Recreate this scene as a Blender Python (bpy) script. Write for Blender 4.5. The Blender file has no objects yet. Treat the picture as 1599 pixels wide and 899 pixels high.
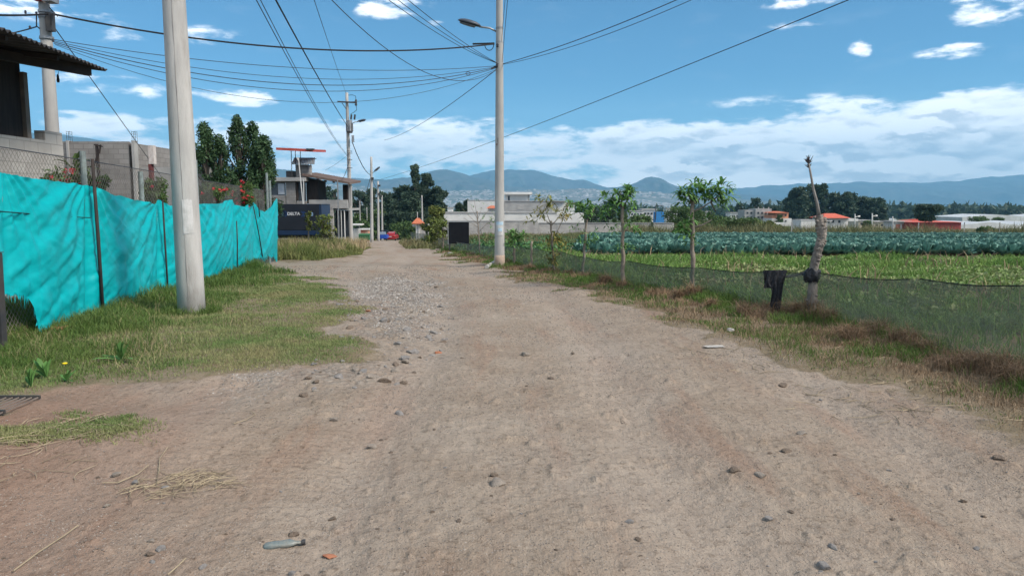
import bpy, math, random
import numpy as np
from mathutils import Vector
random.seed(7); rng = np.random.default_rng(11)
R = math.radians
scene = bpy.context.scene
COL = scene.collection

# ------------------------------------------------------------------ camera
F = 1150.0; PITCH = math.atan(131.5/F); EYE = 1.6
cd = bpy.data.cameras.new('camera'); cam = bpy.data.objects.new('camera', cd); COL.objects.link(cam)
cd.sensor_width = 36.0; cd.lens = 36.0*F/1599.0
cd.clip_start = 0.05; cd.clip_end = 60000
cam.location = (0, 0, EYE); cam.rotation_euler = (R(90)-PITCH, 0, 0)
scene.camera = cam

# ------------------------------------------------------------------ view, sun, sky
vs = scene.view_settings
vs.view_transform = 'Standard'; vs.look = 'None'; vs.gamma = 1; vs.use_curve_mapping = False
vs.exposure = EXPOSURE = 1.05
SUN_EL, SUN_AZ = R(44), R(114)      # azimuth clockwise from +Y : behind the camera, to the right
sd = bpy.data.lights.new('sun', 'SUN'); sun = bpy.data.objects.new('sun', sd); COL.objects.link(sun)
sd.energy = 2.65; sd.angle = R(18); sd.color = (1.0, 0.90, 0.78)
sv = Vector((math.sin(SUN_AZ)*math.cos(SUN_EL), math.cos(SUN_AZ)*math.cos(SUN_EL), math.sin(SUN_EL)))
sun.rotation_euler = (-sv).to_track_quat('-Z', 'Y').to_euler()

def ray(px, py):
    u = (px-799.5)/F; v = (449.5-py)/F
    c, s = math.cos(PITCH), math.sin(PITCH)
    return np.array([u, c+v*s, v*c-s])
def P(px, py, D):
    d = ray(px, py); return np.array([0, 0, EYE]) + d*(D/d[1])

class NT:
    def __init__(s, tree): s.t = tree; s.n = tree.nodes; s.l = tree.links
    def new(s, typ, **kw):
        n = s.n.new(typ)
        for k, v in kw.items(): setattr(n, k, v)
        return n
    def link(s, a, b): s.l.new(a, b)
    def put(s, sock, v):
        if isinstance(v, bpy.types.NodeSocket): s.l.new(v, sock)
        elif isinstance(v, (tuple, list)) and len(v) == 3 and sock.type == 'RGBA': sock.default_value = (*v, 1)
        else: sock.default_value = v
    def math(s, op, a, b=None, c=None, clamp=False):
        n = s.n.new('ShaderNodeMath'); n.operation = op; n.use_clamp = clamp
        s.put(n.inputs[0], a)
        if b is not None: s.put(n.inputs[1], b)
        if c is not None: s.put(n.inputs[2], c)
        return n.outputs[0]
    def mix(s, f, a, b, mode='MIX'):
        n = s.n.new('ShaderNodeMix'); n.data_type = 'RGBA'; n.blend_type = mode
        s.put(n.inputs[0], f); s.put(n.inputs[6], a); s.put(n.inputs[7], b)
        return n.outputs[2]
    def noise(s, vec, scale, detail=3, rough=.55, dist=0.0, out=0):
        n = s.n.new('ShaderNodeTexNoise')
        if vec is not None: s.l.new(vec, n.inputs['Vector'])
        n.inputs['Scale'].default_value = scale; n.inputs['Detail'].default_value = detail
        n.inputs['Roughness'].default_value = rough; n.inputs['Distortion'].default_value = dist
        return n.outputs[out]
    def ramp(s, v, lo, hi, smooth=True):
        n = s.n.new('ShaderNodeMapRange'); n.interpolation_type = 'SMOOTHSTEP' if smooth else 'LINEAR'
        s.put(n.inputs['Value'], v); n.inputs['From Min'].default_value = lo; n.inputs['From Max'].default_value = hi
        n.inputs['To Min'].default_value = 0; n.inputs['To Max'].default_value = 1
        return n.outputs['Result']

world = bpy.data.worlds.new('World'); scene.world = world; world.use_nodes = True
wt = NT(world.node_tree)
for n in list(wt.n): wt.n.remove(n)
sky = wt.new('ShaderNodeTexSky', sky_type='NISHITA')
sky.sun_disc = False; sky.sun_elevation = SUN_EL; sky.sun_rotation = SUN_AZ
sky.altitude = 2700; sky.air_density = 1.0; sky.dust_density = 0.25; sky.ozone_density = 2.5
tc = wt.new('ShaderNodeTexCoord'); sep = wt.new('ShaderNodeSeparateXYZ'); wt.link(tc.outputs['Generated'], sep.inputs[0])
X, Y, Z = sep.outputs
az = wt.math('ARCTAN2', X, Y); el = wt.math('ARCSINE', Z)
def azel(px, py):
    d = ray(px, py); d = d/np.linalg.norm(d); return math.atan2(d[0], d[1]), math.asin(d[2])
def combine(sx, sy, oz=0.0):
    n = wt.new('ShaderNodeCombineXYZ')
    wt.put(n.inputs[0], wt.math('MULTIPLY', az, sx)); wt.put(n.inputs[1], wt.math('MULTIPLY', el, sy)); n.inputs[2].default_value = oz
    return n.outputs[0]
# cloud patches: (centre px, centre py, half width, half height, strength)
BLOBS = [(1420,238,430,72,1.75),(1130,245,330,52,1.55),(960,238,140,36,1.15),(1560,205,230,62,1.5),(1300,278,800,26,.95),
         (430,208,190,24,1.1),(640,232,280,36,.9),(720,198,120,15,.75),(600,262,520,26,.62),(860,262,300,28,.7),(300,225,330,20,.6),
         (380,153,100,13,.66),(150,136,110,20,.55),(165,200,95,22,.8),(110,176,60,5,.5),(310,55,70,16,.42),(200,50,120,20,.34),
         (1343,77,20,17,.62),(1487,81,60,13,.55),(1545,14,90,28,.62),(1240,38,46,9,.42),(1270,0,90,14,.45),(1378,49,22,6,.36),
         (600,6,80,26,.42),(887,201,30,6,.6),(680,38,28,6,.45),(1235,160,200,12,.38),(640,190,60,6,.5),(40,10,150,22,.45),(735,246,95,16,.7)]
m = None
for (bx, by, hw, hh, st) in BLOBS:
    a0, e0 = azel(bx, by); a1, _ = azel(bx+hw, by); _, e1 = azel(bx, by-hh)
    wa, we = abs(a1-a0)*1.25, abs(e1-e0)*1.35
    q = wt.math('ADD', wt.math('POWER', wt.math('MULTIPLY_ADD', az, 1/wa, -a0/wa), 2), wt.math('POWER', wt.math('MULTIPLY_ADD', el, 1/we, -e0/we), 2))
    v = wt.math('MULTIPLY', wt.math('SUBTRACT', 1, q, clamp=True), st)
    m = v if m is None else wt.math('SMOOTH_MAX', m, v, .15)
back = wt.math('MULTIPLY', wt.ramp(Y, .35, -.1), .55)           # cloud cover over the part of the sky behind the camera
m = wt.math('MAXIMUM', m, back)
nz = wt.noise(combine(9, 34), 1.0, 8, .62, .35)
nz2 = wt.noise(combine(26, 80, 3.1), 1.0, 6, .6, .3)
dens = wt.math('ADD', wt.math('MULTIPLY_ADD', nz, 2.1, -1.05), wt.math('ADD', m, wt.math('MULTIPLY_ADD', nz2, 1.3, -.65)))
# puffs: lit tops and grey undersides come from the same noise sampled a little higher up
n_up = wt.noise(combine(9, 34, .0), 1.0, 8, .62, .35)
warp = wt.noise(combine(30, 70, 5.0), 1.0, 5, .6)
def billow(off, sx, sy, w):
    c_ = wt.new('ShaderNodeCombineXYZ'); wt.put(c_.inputs[0], wt.math('MULTIPLY_ADD', warp, w, wt.math('MULTIPLY', az, sx))); wt.put(c_.inputs[1], wt.math('MULTIPLY_ADD', warp, w, wt.math('MULTIPLY_ADD', el, sy, off))); c_.inputs[2].default_value = 7
    v_ = wt.new('ShaderNodeTexVoronoi', feature='SMOOTH_F1'); wt.link(c_.outputs[0], v_.inputs['Vector']); v_.inputs['Scale'].default_value = 1; v_.inputs['Smoothness'].default_value = .5
    return v_.outputs['Distance']
pa = billow(0, 16, 46, 1.3); pb = billow(.35, 16, 46, 1.3); pc = billow(0, 38, 95, 1.6); pd = billow(.3, 38, 95, 1.6)
lit = wt.ramp(wt.math('ADD', wt.math('SUBTRACT', pb, pa), wt.math('MULTIPLY', wt.math('SUBTRACT', pd, pc), .5)), -.24, .14)
dens = wt.math('ADD', dens, wt.math('MULTIPLY_ADD', pa, -.95, .42))
cover = wt.ramp(dens, .18, .80)
cover = wt.math('MULTIPLY', cover, wt.ramp(m, 0.08, .35))
thick = wt.ramp(dens, .55, 1.4)
shade = wt.math('MULTIPLY', wt.math('SUBTRACT', 1, lit), thick)
CW = (11.0, 10.9, 10.8); CG = (6.0, 6.2, 6.6)
ccol = wt.mix(shade, CW, CG)
skyc = wt.mix(1.0, sky.outputs[0], (.345, .635, .70), 'MULTIPLY')
# thin whitish veil low over the horizon
veil = wt.math('MULTIPLY', wt.ramp(el, .17, .0), wt.math('MULTIPLY_ADD', wt.noise(combine(3, 60, 9), 1.0, 5), .8, .15))
skyc = wt.mix(wt.math('MULTIPLY', veil, .75), skyc, (4.2, 6.6, 8.2))
out = wt.mix(wt.math('MULTIPLY', cover, .93), skyc, ccol)
bg = wt.new('ShaderNodeBackground'); bg.inputs['Strength'].default_value = 0.098; wt.link(out, bg.inputs[0])
wo = wt.new('ShaderNodeOutputWorld'); wt.link(bg.outputs[0], wo.inputs[0])
world.cycles.sampling_method = 'MANUAL'; world.cycles.sample_map_resolution = 512
scene.cycles.max_bounces = 6; scene.cycles.diffuse_bounces = 3; scene.cycles.glossy_bounces = 2
scene.cycles.transparent_max_bounces = 16; scene.cycles.volume_bounces = 0; scene.cycles.transmission_bounces = 3
scene.cycles.caustics_reflective = False; scene.cycles.caustics_refractive = False
scene.cycles.use_denoising = True

# ------------------------------------------------------------------ noise and terrain
_T = np.random.default_rng(5).random((8, 256, 256))
def vnoise(x, y, k=0):
    x = np.asarray(x, float); y = np.asarray(y, float)
    xi = np.floor(x).astype(np.int64); yi = np.floor(y).astype(np.int64)
    fx = x-xi; fy = y-yi; fx = fx*fx*(3-2*fx); fy = fy*fy*(3-2*fy)
    T = _T[k % 8]; a = T[xi & 255, yi & 255]; b = T[(xi+1) & 255, yi & 255]; c = T[xi & 255, (yi+1) & 255]; d = T[(xi+1) & 255, (yi+1) & 255]
    return (a*(1-fx)+b*fx)*(1-fy)+(c*(1-fx)+d*fx)*fy-.5
def fbm(x, y, oct=4, k=0, g=.5):
    s = 0; a = 1.0
    for i in range(oct):
        s = s + a*vnoise(np.asarray(x)*2**i+13.7*i, np.asarray(y)*2**i+7.1*i, k+i); a *= g
    return s
_gy = np.array([-100, 6, 12, 24, 53, 90, 130, 200, 400, 1000, 4000, 9000, 30000.])
_gz = np.array([0, 0, -.06, -.42, -1.29, -2.4, -3.7, -5.0, -8.6, -17, -38, -55, -60.])
_yy = np.concatenate([np.arange(-100, 400, .5), np.geomspace(400, 30000, 400)])
_zz = np.interp(_yy, _gy, _gz)
for _ in range(40): _zz[1:-1] = (_zz[:-2]+2*_zz[1:-1]+_zz[2:])/4
_gr = np.interp(_yy, [-100,6,12,24,40,53,60,75,90,121,130,200,400,1000,4000,9000,30000.], [0,0,-.06,-.42,-.98,-1.50,-1.80,-2.38,-3.03,-4.5,-4.9,-7.0,-11,-19,-38,-55,-60.])
for _ in range(40): _gr[1:-1] = (_gr[:-2]+2*_gr[1:-1]+_gr[2:])/4
def g(x, y):
    """the road side falls away a little faster than the field on its right"""
    x = np.asarray(x, float); y = np.asarray(y, float)
    c = np.interp(y, [-10, 24, 60, 130, 400], [0, -2.2, -9.0, -21.8, -60.])
    k = np.clip((x-c-3)/np.clip(y*.12, 3, 20), 0, 1); k = k*k*(3-2*k)
    return np.interp(y, _yy, _gr)*(1-k)+np.interp(y, _yy, _zz)*k
def G(px, py):
    d = ray(px, py); t = .5
    lo, hi = .3, 20000
    for _ in range(60):
        mid = math.sqrt(lo*hi); p = d*mid
        if EYE+p[2] > float(g(p[0], p[1])): lo = mid
        else: hi = mid
    p = d*lo; return np.array([p[0], p[1], float(g(p[0], p[1]))])
def W(px, py): p = G(px, py); return (p[0], p[1])

# outline of the dirt road, in metres
LEFT_EDGE = [W(0,668), W(60,642), W(110,625), W(200,604), W(300,598), W(380,586), W(470,578), W(558,572), W(566,540), W(553,497), W(528,457), W(498,434), W(455,424), W(430,420)]
ROAD = [(-14,-8), (-9,3.2)] + LEFT_EDGE + [(-32,23.5), (-32,28.0), W(430,410), W(500,409), W(560,400), W(578,388), W(572,380), (-17.5,85), (-24.6,135), (-19.0,135), W(628,377.6), W(652,378.8), W(690,385), W(700,398), W(735,412), W(775,422), W(800,437), W(870,452), W(960,483), W(1060,512), W(1150,545), W(1250,578), W(1350,605), W(1480,640), W(1530,680), W(1599,705), (5.2,2.5), (8,-8)]
PATCH = [W(-150,725), W(-150,690), W(0,674), W(110,662), W(190,668), W(235,682), W(200,695), W(100,700), W(0,710)]
FIELD = [W(905,401), W(1100,405), W(1300,405), W(1700,408), (90,31), (90,80), (10,80), (6.5,60)]
CRACK = [W(520,445), W(600,430), W(690,440), W(690,480), W(680,520), W(640,560), W(590,590), W(500,600), W(420,610), W(340,618), W(330,600), W(420,585), W(560,570), W(570,540), W(550,490)]
def sdist(x, y, poly):
    """signed distance to a polygon, positive inside"""
    x = np.asarray(x, float); y = np.asarray(y, float); best = np.full(x.shape, 1e9); ins = np.zeros(x.shape, bool)
    n = len(poly)
    for i in range(n):
        ax, ay = poly[i]; bx, by = poly[(i+1) % n]
        dx, dy = bx-ax, by-ay; L = dx*dx+dy*dy+1e-12
        t = np.clip(((x-ax)*dx+(y-ay)*dy)/L, 0, 1)
        best = np.minimum(best, np.hypot(x-ax-t*dx, y-ay-t*dy))
        c = (ay > y) != (by > y)
        xs = ax+(y-ay)*dx/(dy if abs(dy) > 1e-12 else 1e-12)
        ins ^= c & (x < xs)
    return np.where(ins, best, -best)
def veg_edge(x, y): return (.75*fbm(np.asarray(x)/1.3, np.asarray(y)/1.3, 5, 2, .6))*np.clip(np.hypot(x, y)/10, .6, 2.5)
def road_sd(x, y): return np.minimum(sdist(x, y, ROAD), -sdist(x, y, PATCH))
def road_c(y): return np.interp(y, [-10, 3, 8, 14, 24, 60, 130], [.6, .5, .4, -.4, -2.2, -9.0, -21.8])
def micro(x, y):
    """small ups and downs of the ground, fading out with distance"""
    x = np.asarray(x, float); y = np.asarray(y, float)
    r = np.hypot(x, y); fade = 1/(1+(r/45)**2)
    near = np.clip(1.3-r/22, 0, 1)
    sd_ = np.clip(road_sd(x, y)/.8, 0, 1)
    z = .06*fbm(x/2.3, y/3.1, 2, 1)*fade
    z = z + near*(.010*fbm(x/.55, y/.5, 3, 2)+.008*fbm(x/.08, y/.08, 3, 3))
    s = x-road_c(y)+.25*np.sin(y*.35)
    for o, w, dd in ((-1.15, .26, .035), (.75, .30, .04), (2.4, .24, .03), (-2.7, .3, .03)):
        z = z - sd_*dd*np.exp(-((s-o)/w)**2)*np.clip(1.6-r/30, 0, 1)
    lump = np.clip(fbm(x/.12+50, y/.11, 3, 5)-.34, 0, 1)*.075*near      # clods
    cr = np.clip(sdist(x, y, CRACK)/.5+.3, 0, 1)
    z = z + sd_*lump + cr*near*(.05*fbm(x/.35, y/.3, 3, 6)+.03*np.abs(fbm(x/.15, y/.15, 2, 4)))
    # tyre-churned ridges at the lower left
    a = np.exp(-(((x+1.6)/1.0)**2+((y-4.6)/1.0)**2))
    z = z + a*.006*np.sin((x*.35+y+.25*np.sin(x*2))*2*math.pi/.085)
    v = 1-sd_
    z = z + v*fade*(.05+.05*fbm(x/.6, y/.6, 3, 7))
    return z
def gh(x, y): return g(x, y)+micro(x, y)
def ghs(x, y): return float(gh(np.array([x]), np.array([y]))[0])
def on(px, py):
    p = G(px, py); return (p[0], p[1], ghs(p[0], p[1]))

# ------------------------------------------------------------------ mesh helpers
class MB:
    """collects verts and faces in world coordinates; tint is one number per vertex"""
    def __init__(s): s.v = []; s.f = []; s.t = []; s.n = 0
    def add(s, verts, faces, tint=.5):
        verts = np.asarray(verts, float).reshape(-1, 3)
        s.v.append(verts)
        for f in faces: s.f.append(np.asarray(f)+s.n)
        s.t.append(np.full(len(verts), tint) if np.isscalar(tint) else np.asarray(tint, float)); s.n += len(verts)
    def bulk(s, verts, faces, tint):
        s.v.append(np.asarray(verts, float).reshape(-1, 3)); s.f.append(('B', np.asarray(faces)+s.n)); s.t.append(np.asarray(tint, float)); s.n += len(s.v[-1])
    def box(s, x0, x1, y0, y1, z0, z1, tint=.5):
        v = [(x, y, z) for z in (z0, z1) for y in (y0, y1) for x in (x0, x1)]
        s.add(v, [(0,2,3,1), (4,5,7,6), (0,1,5,4), (2,6,7,3), (0,4,6,2), (1,3,7,5)], tint); return s
    def obox(s, c, a, b, h, tint=.5):
        """box from centre of base, half vectors a and b, height vector h"""
        c, a, b, h = (np.asarray(q, float) for q in (c, a, b, h))
        v = [c-a-b, c+a-b, c-a+b, c+a+b]; v += [q+h for q in v]
        s.add(v, [(0,2,3,1), (4,5,7,6), (0,1,5,4), (2,6,7,3), (0,4,6,2), (1,3,7,5)], tint); return s
    def bar(s, p, q, w, h=None, tint=.5):
        p = np.asarray(p, float); q = np.asarray(q, float); d = q-p; h = h or w
        up = np.array([0, 0, 1.]) if abs(d[2]) < .95*np.linalg.norm(d) else np.array([0, 1., 0])
        a = np.cross(d, up); a /= np.linalg.norm(a); b = np.cross(a, d); b /= np.linalg.norm(b)
        return s.obox(p, a*w/2, b*h/2, d, tint)
    def tube(s, pts, rad, n=8, tint=.5, cap=True):
        pts = np.asarray(pts, float); k = len(pts); rad = np.full(k, rad) if np.isscalar(rad) else np.asarray(rad, float)
        d = np.gradient(pts, axis=0); d /= np.linalg.norm(d, axis=1)[:, None]+1e-12
        ref = np.array([0, 1., 0]) if abs(d[:, 1]).mean() < .8 else np.array([1., 0, 0])
        a = np.cross(d, ref); a /= np.linalg.norm(a, axis=1)[:, None]+1e-12; b = np.cross(d, a)
        th = np.arange(n)*2*math.pi/n
        v = pts[:, None]+rad[:, None, None]*(np.cos(th)[None, :, None]*a[:, None]+np.sin(th)[None, :, None]*b[:, None])
        fs = [(i*n+j, i*n+(j+1) % n, (i+1)*n+(j+1) % n, (i+1)*n+j) for i in range(k-1) for j in range(n)]
        if cap: fs += [tuple(range(n))[::-1], tuple((k-1)*n+j for j in range(n))]
        s.add(v.reshape(-1, 3), fs, tint); return s
    def lathe(s, c, prof, n=16, tint=.5, sx=1, sy=1):
        th = np.arange(n)*2*math.pi/n; v = [(c[0]+r*math.cos(t)*sx, c[1]+r*math.sin(t)*sy, c[2]+z) for r, z in prof for t in th]
        k = len(prof); fs = [(i*n+j, i*n+(j+1) % n, (i+1)*n+(j+1) % n, (i+1)*n+j) for i in range(k-1) for j in range(n)]
        fs += [tuple(range(n))[::-1], tuple((k-1)*n+j for j in range(n))]
        s.add(v, fs, tint); return s
    def mesh(s, name, loc=(0, 0, 0), smooth=False):
        me = bpy.data.meshes.new(name)
        V = np.concatenate(s.v)-np.asarray(loc, float)
        flat = []; cnt = []
        for f in s.f:
            if isinstance(f, tuple): flat.append(f[1].ravel()); cnt.append(np.full(len(f[1]), f[1].shape[1]))
            else: flat.append(f); cnt.append(np.array([len(f)]))
        flat = np.concatenate(flat).astype(np.int32); cnt = np.concatenate(cnt).astype(np.int32)
        me.vertices.add(len(V)); me.vertices.foreach_set('co', V.astype(np.float32).ravel())
        me.loops.add(len(flat)); me.loops.foreach_set('vertex_index', flat)
        me.polygons.add(len(cnt)); st = np.concatenate([[0], np.cumsum(cnt)[:-1]]).astype(np.int32)
        me.polygons.foreach_set('loop_start', st)
        me.polygons.foreach_set('use_smooth', np.full(len(cnt), bool(smooth)))
        at = me.attributes.new('tint', 'FLOAT', 'POINT'); at.data.foreach_set('value', np.concatenate(s.t).astype(np.float32))
        me.update(calc_edges=True); me.validate(); return me
def tag(o, label=None, cat=None, group=None, kind=None):
    if label: o['label'] = label
    if cat: o['category'] = cat
    if group: o['group'] = group
    if kind: o['kind'] = kind
    return o
def thing(name, label, cat, loc, group=None):
    o = bpy.data.objects.new(name, None); COL.objects.link(o); o.location = tuple(loc); o.empty_display_size = .3
    return tag(o, label, cat, group)
def wloc(p):
    v = np.zeros(3)
    while p is not None: v = v+np.array(p.location); p = p.parent
    return v
def obj(name, mb, mat, parent=None, loc=None, smooth=False, bevel=0):
    """links an MB as one mesh; its vertices are given in world coordinates"""
    if parent is not None: base = wloc(parent); loc_ = (0, 0, 0)
    else: base = np.asarray(loc if loc is not None else (0, 0, 0), float); loc_ = tuple(base)
    me = mb.mesh(name, base, smooth); me.materials.append(mat)
    o = bpy.data.objects.new(name, me); COL.objects.link(o); o.location = loc_; o.parent = parent
    if bevel:
        b = o.modifiers.new('bevel', 'BEVEL'); b.width = bevel; b.segments = 2; b.limit_method = 'ANGLE'
    return o
def copy_tree(o, parent=None):
    c = o.copy(); COL.objects.link(c); c.parent = parent
    for ch in list(o.children): copy_tree(ch, c)
    return c

# ------------------------------------------------------------------ materials
def M(name, c1, c2=None, rough=.85, scale=4, detail=4, bump=.25, bscale=30, bdist=.01, metal=0, transl=0, tint=0.0, spec=.3, extra=None, alpha=None, stretch=None):
    """procedural surface: two colours mixed by noise, a bump, and optionally the per-vertex tint"""
    mt = bpy.data.materials.new(name); mt.use_nodes = True; t = NT(mt.node_tree)
    b = t.n['Principled BSDF']; b.inputs['Roughness'].default_value = rough; b.inputs['Metallic'].default_value = metal
    b.inputs['Specular IOR Level'].default_value = spec
    co = t.new('ShaderNodeTexCoord').outputs['Object']
    if stretch:
        mp = t.new('ShaderNodeMapping'); t.link(co, mp.inputs[0]); mp.inputs['Scale'].default_value = stretch; co = mp.outputs[0]
    c2 = c2 or tuple(x*.75 for x in c1)
    f = t.ramp(t.noise(co, scale, detail, .6), .3, .7)
    col = t.mix(f, c1, c2)
    if tint:
        a = t.new('ShaderNodeAttribute', attribute_name='tint').outputs['Fac']
        k = t.math('MULTIPLY_ADD', a, 2*tint, 1-tint)
        cc = t.new('ShaderNodeCombineXYZ'); [t.link(k, cc.inputs[i]) for i in range(3)]
        col = t.mix(1.0, col, cc.outputs[0], 'MULTIPLY')
    if extra: col = extra(t, co, col)
    t.link(col, b.inputs['Base Color'])
    if bump:
        bn = t.new('ShaderNodeBump'); bn.inputs['Strength'].default_value = bump; bn.inputs['Distance'].default_value = bdist
        t.link(t.noise(co, bscale, 4, .6), bn.inputs['Height']); t.link(bn.outputs[0], b.inputs['Normal'])
    if transl or alpha is not None:
        o = t.n['Material Output']; sh = b.outputs[0]
        if transl:
            tr = t.new('ShaderNodeBsdfTranslucent'); t.link(col, tr.inputs[0])
            mx = t.new('ShaderNodeMixShader'); mx.inputs[0].default_value = transl; t.link(sh, mx.inputs[1]); t.link(tr.outputs[0], mx.inputs[2]); sh = mx.outputs[0]
        if alpha is not None:
            tp = t.new('ShaderNodeBsdfTransparent'); mx = t.new('ShaderNodeMixShader')
            t.put(mx.inputs[0], alpha(t, co) if callable(alpha) else alpha)
            t.link(tp.outputs[0], mx.inputs[1]); t.link(sh, mx.inputs[2]); sh = mx.outputs[0]
        t.link(sh, o.inputs[0])
    return mt

# ------------------------------------------------------------------ ground
def build_ground():
    rad = np.concatenate([np.geomspace(.6, 2.2, 30)[:-1], np.geomspace(2.2, 60, 560)[:-1], np.geomspace(60, 11500, 190)])
    fine = np.linspace(R(-40), R(40), 640); rest = np.linspace(R(40), R(320), 70)[1:-1]
    ang = np.concatenate([fine, rest])
    Rr, A = np.meshgrid(rad, ang, indexing='ij')
    x = Rr*np.sin(A); y = Rr*np.cos(A); z = gh(x, y)
    nr, na = x.shape
    V = np.stack([x.ravel(), y.ravel(), z.ravel()], 1)
    V = np.concatenate([V, [[0, 0, 0]]])
    i = np.arange(nr-1)[:, None]; j = np.arange(na)[None, :]; j2 = (j+1) % na
    q = np.stack([i*na+j, (i+1)*na+j, (i+1)*na+j2, i*na+j2], -1).reshape(-1, 4)[:, ::-1]
    mb = MB(); mb.bulk(V, q, np.zeros(len(V)))
    cen = np.stack([np.full(na, len(V)-1), np.arange(na), (np.arange(na)+1) % na], 1)[:, ::-1]
    mb.f.append(('B', cen))
    me = mb.mesh('ground', smooth=True)
    xx = V[:, 0]; yy = V[:, 1]
    def attr(n, v):
        a = me.attributes.new(n, 'FLOAT', 'POINT'); a.data.foreach_set('value', np.asarray(v, np.float32))
    sd_ = road_sd(xx, yy); edge = veg_edge(xx, yy)
    attr('veg', np.clip(.5-(sd_+edge)/.35, 0, 1))
    attr('gravel', np.clip(sdist(xx, yy, CRACK)/1.0+.45+.9*fbm(xx/.7, yy/.7, 3, 1), 0, 1))
    attr('field', np.clip(sdist(xx, yy, FIELD)/1.5+.5, 0, 1))
    s = xx-road_c(yy)+.25*np.sin(yy*.35)
    tr = sum(np.exp(-((s-o)/w)**2) for o, w in ((-1.15, .35), (.75, .42), (2.4, .35), (-2.7, .4)))
    attr('track', np.clip(tr, 0, 1)); attr('across', xx-road_c(yy)+.25*np.sin(yy*.35))
    o = bpy.data.objects.new('ground', me); COL.objects.link(o); tag(o, kind='structure')
    mt = bpy.data.materials.new('dirt_and_turf'); mt.use_nodes = True; t = NT(mt.node_tree); b = t.n['Principled BSDF']
    b.inputs['Roughness'].default_value = .95; b.inputs['Specular IOR Level'].default_value = .15
    co = t.new('ShaderNodeTexCoord').outputs['Object']
    A_ = lambda n: t.new('ShaderNodeAttribute', attribute_name=n).outputs['Fac']
    big = t.noise(co, .35, 4, .6); mid = t.noise(co, 2.2, 5, .65); fin = t.noise(co, 22, 6, .7); spk = t.noise(co, 95, 3, .7)
    sx = t.new('ShaderNodeSeparateXYZ'); t.link(co, sx.inputs[0]); mp = t.new('ShaderNodeCombineXYZ'); t.link(A_('across'), mp.inputs[0]); t.link(t.math('MULTIPLY', sx.outputs[1], .16), mp.inputs[1])
    stre = t.noise(mp.outputs[0], 1.9, 5, .62); streaf = t.noise(mp.outputs[0], 9, 5, .7)
    dirt = t.mix(t.ramp(mid, .35, .68), (.322, .266, .210), (.268, .213, .163))
    dirt = t.mix(t.math('MULTIPLY', t.ramp(stre, .48, .68), .85), dirt, (.265, .180, .130))
    dirt = t.mix(t.math('MULTIPLY', t.ramp(big, .42, .7), .45), dirt, (.375, .33, .28))
    dirt = t.mix(t.math('MULTIPLY', A_('track'), .30), dirt, (.37, .32, .275))
    dirt = t.mix(t.math('MULTIPLY', t.ramp(streaf, .52, .66), .35), dirt, (.235, .19, .155))
    redl = t.math('MULTIPLY', t.ramp(t.math('MULTIPLY_ADD', sx.outputs[1], .35, sx.outputs[0]), .6, -2.2), t.ramp(sx.outputs[1], 8.5, 5.0))
    dirt = t.mix(t.math('MULTIPLY', redl, .8), dirt, (.235, .140, .100))
    dirt = t.mix(t.ramp(fin, .48, .74), dirt, t.mix(1.0, dirt, (.56, .53, .50), 'MULTIPLY'))
    dirt = t.mix(t.ramp(t.noise(co, 48, 4, .75), .60, .68), dirt, t.mix(1.0, dirt, (.42, .39, .37), 'MULTIPLY'))
    dirt = t.mix(t.math('MULTIPLY', t.ramp(spk, .60, .72), .7), dirt, (.40, .36, .31))
    vor = t.new('ShaderNodeTexVoronoi'); t.link(co, vor.inputs['Vector']); vor.inputs['Scale'].default_value = 16; vor.inputs['Randomness'].default_value = 1
    grav = t.mix(t.ramp(t.noise(co, 9, 5, .7), .35, .65), (.31, .295, .27), (.21, .185, .165))
    grav = t.mix(t.ramp(vor.outputs['Distance'], .35, .75), grav, (.20, .165, .14))
    gm = t.math('MULTIPLY', A_('gravel'), t.ramp(t.noise(co, 1.7, 5, .7), .36, .56))
    dirt = t.mix(t.math('MULTIPLY', gm, .6), dirt, grav)
    vegc = t.mix(t.ramp(mid, .3, .7), (.17, .14, .085), (.235, .19, .135))
    vegc = t.mix(t.ramp(t.noise(co, 14, 5, .7), .45, .75), vegc, (.19, .145, .10))
    ln = t.new('ShaderNodeVectorMath', operation='LENGTH'); t.link(co, ln.inputs[0])
    far = t.ramp(ln.outputs['Value'], 60, 260)
    farc = t.mix(t.ramp(t.noise(co, .012, 6, .65), .4, .6), (.045, .075, .026), (.12, .115, .06))
    farc = t.mix(t.ramp(t.noise(co, .0016, 6, .7), .48, .62), farc, (.035, .055, .026))
    vegc = t.mix(far, vegc, farc)
    vg = t.math('ADD', A_('veg'), t.math('MULTIPLY_ADD', t.noise(co, 7, 5, .7), .9, -.45))
    col = t.mix(t.ramp(vg, .35, .65), dirt, vegc)
    fieldc = t.mix(t.ramp(t.noise(co, 3, 5, .7), .4, .65), (.15, .105, .07), (.07, .085, .03))
    col = t.mix(A_('field'), col, fieldc)
    t.link(col, b.inputs['Base Color'])
    hsum = t.math('ADD', t.math('MULTIPLY', fin, .6), t.math('ADD', t.math('MULTIPLY', spk, .25), t.math('MULTIPLY', t.noise(co, 6, 6, .7), 1.0)))
    hsum = t.math('ADD', hsum, t.math('MULTIPLY', streaf, .5)); hsum = t.math('ADD', hsum, t.math('MULTIPLY', t.math('MULTIPLY', vor.outputs['Distance'], -1.2), gm))
    bn = t.new('ShaderNodeBump'); bn.inputs['Strength'].default_value = .75; bn.inputs['Distance'].default_value = .05
    t.link(hsum, bn.inputs['Height']); t.link(bn.outputs[0], b.inputs['Normal'])
    me.materials.append(mt)
build_ground()

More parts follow.
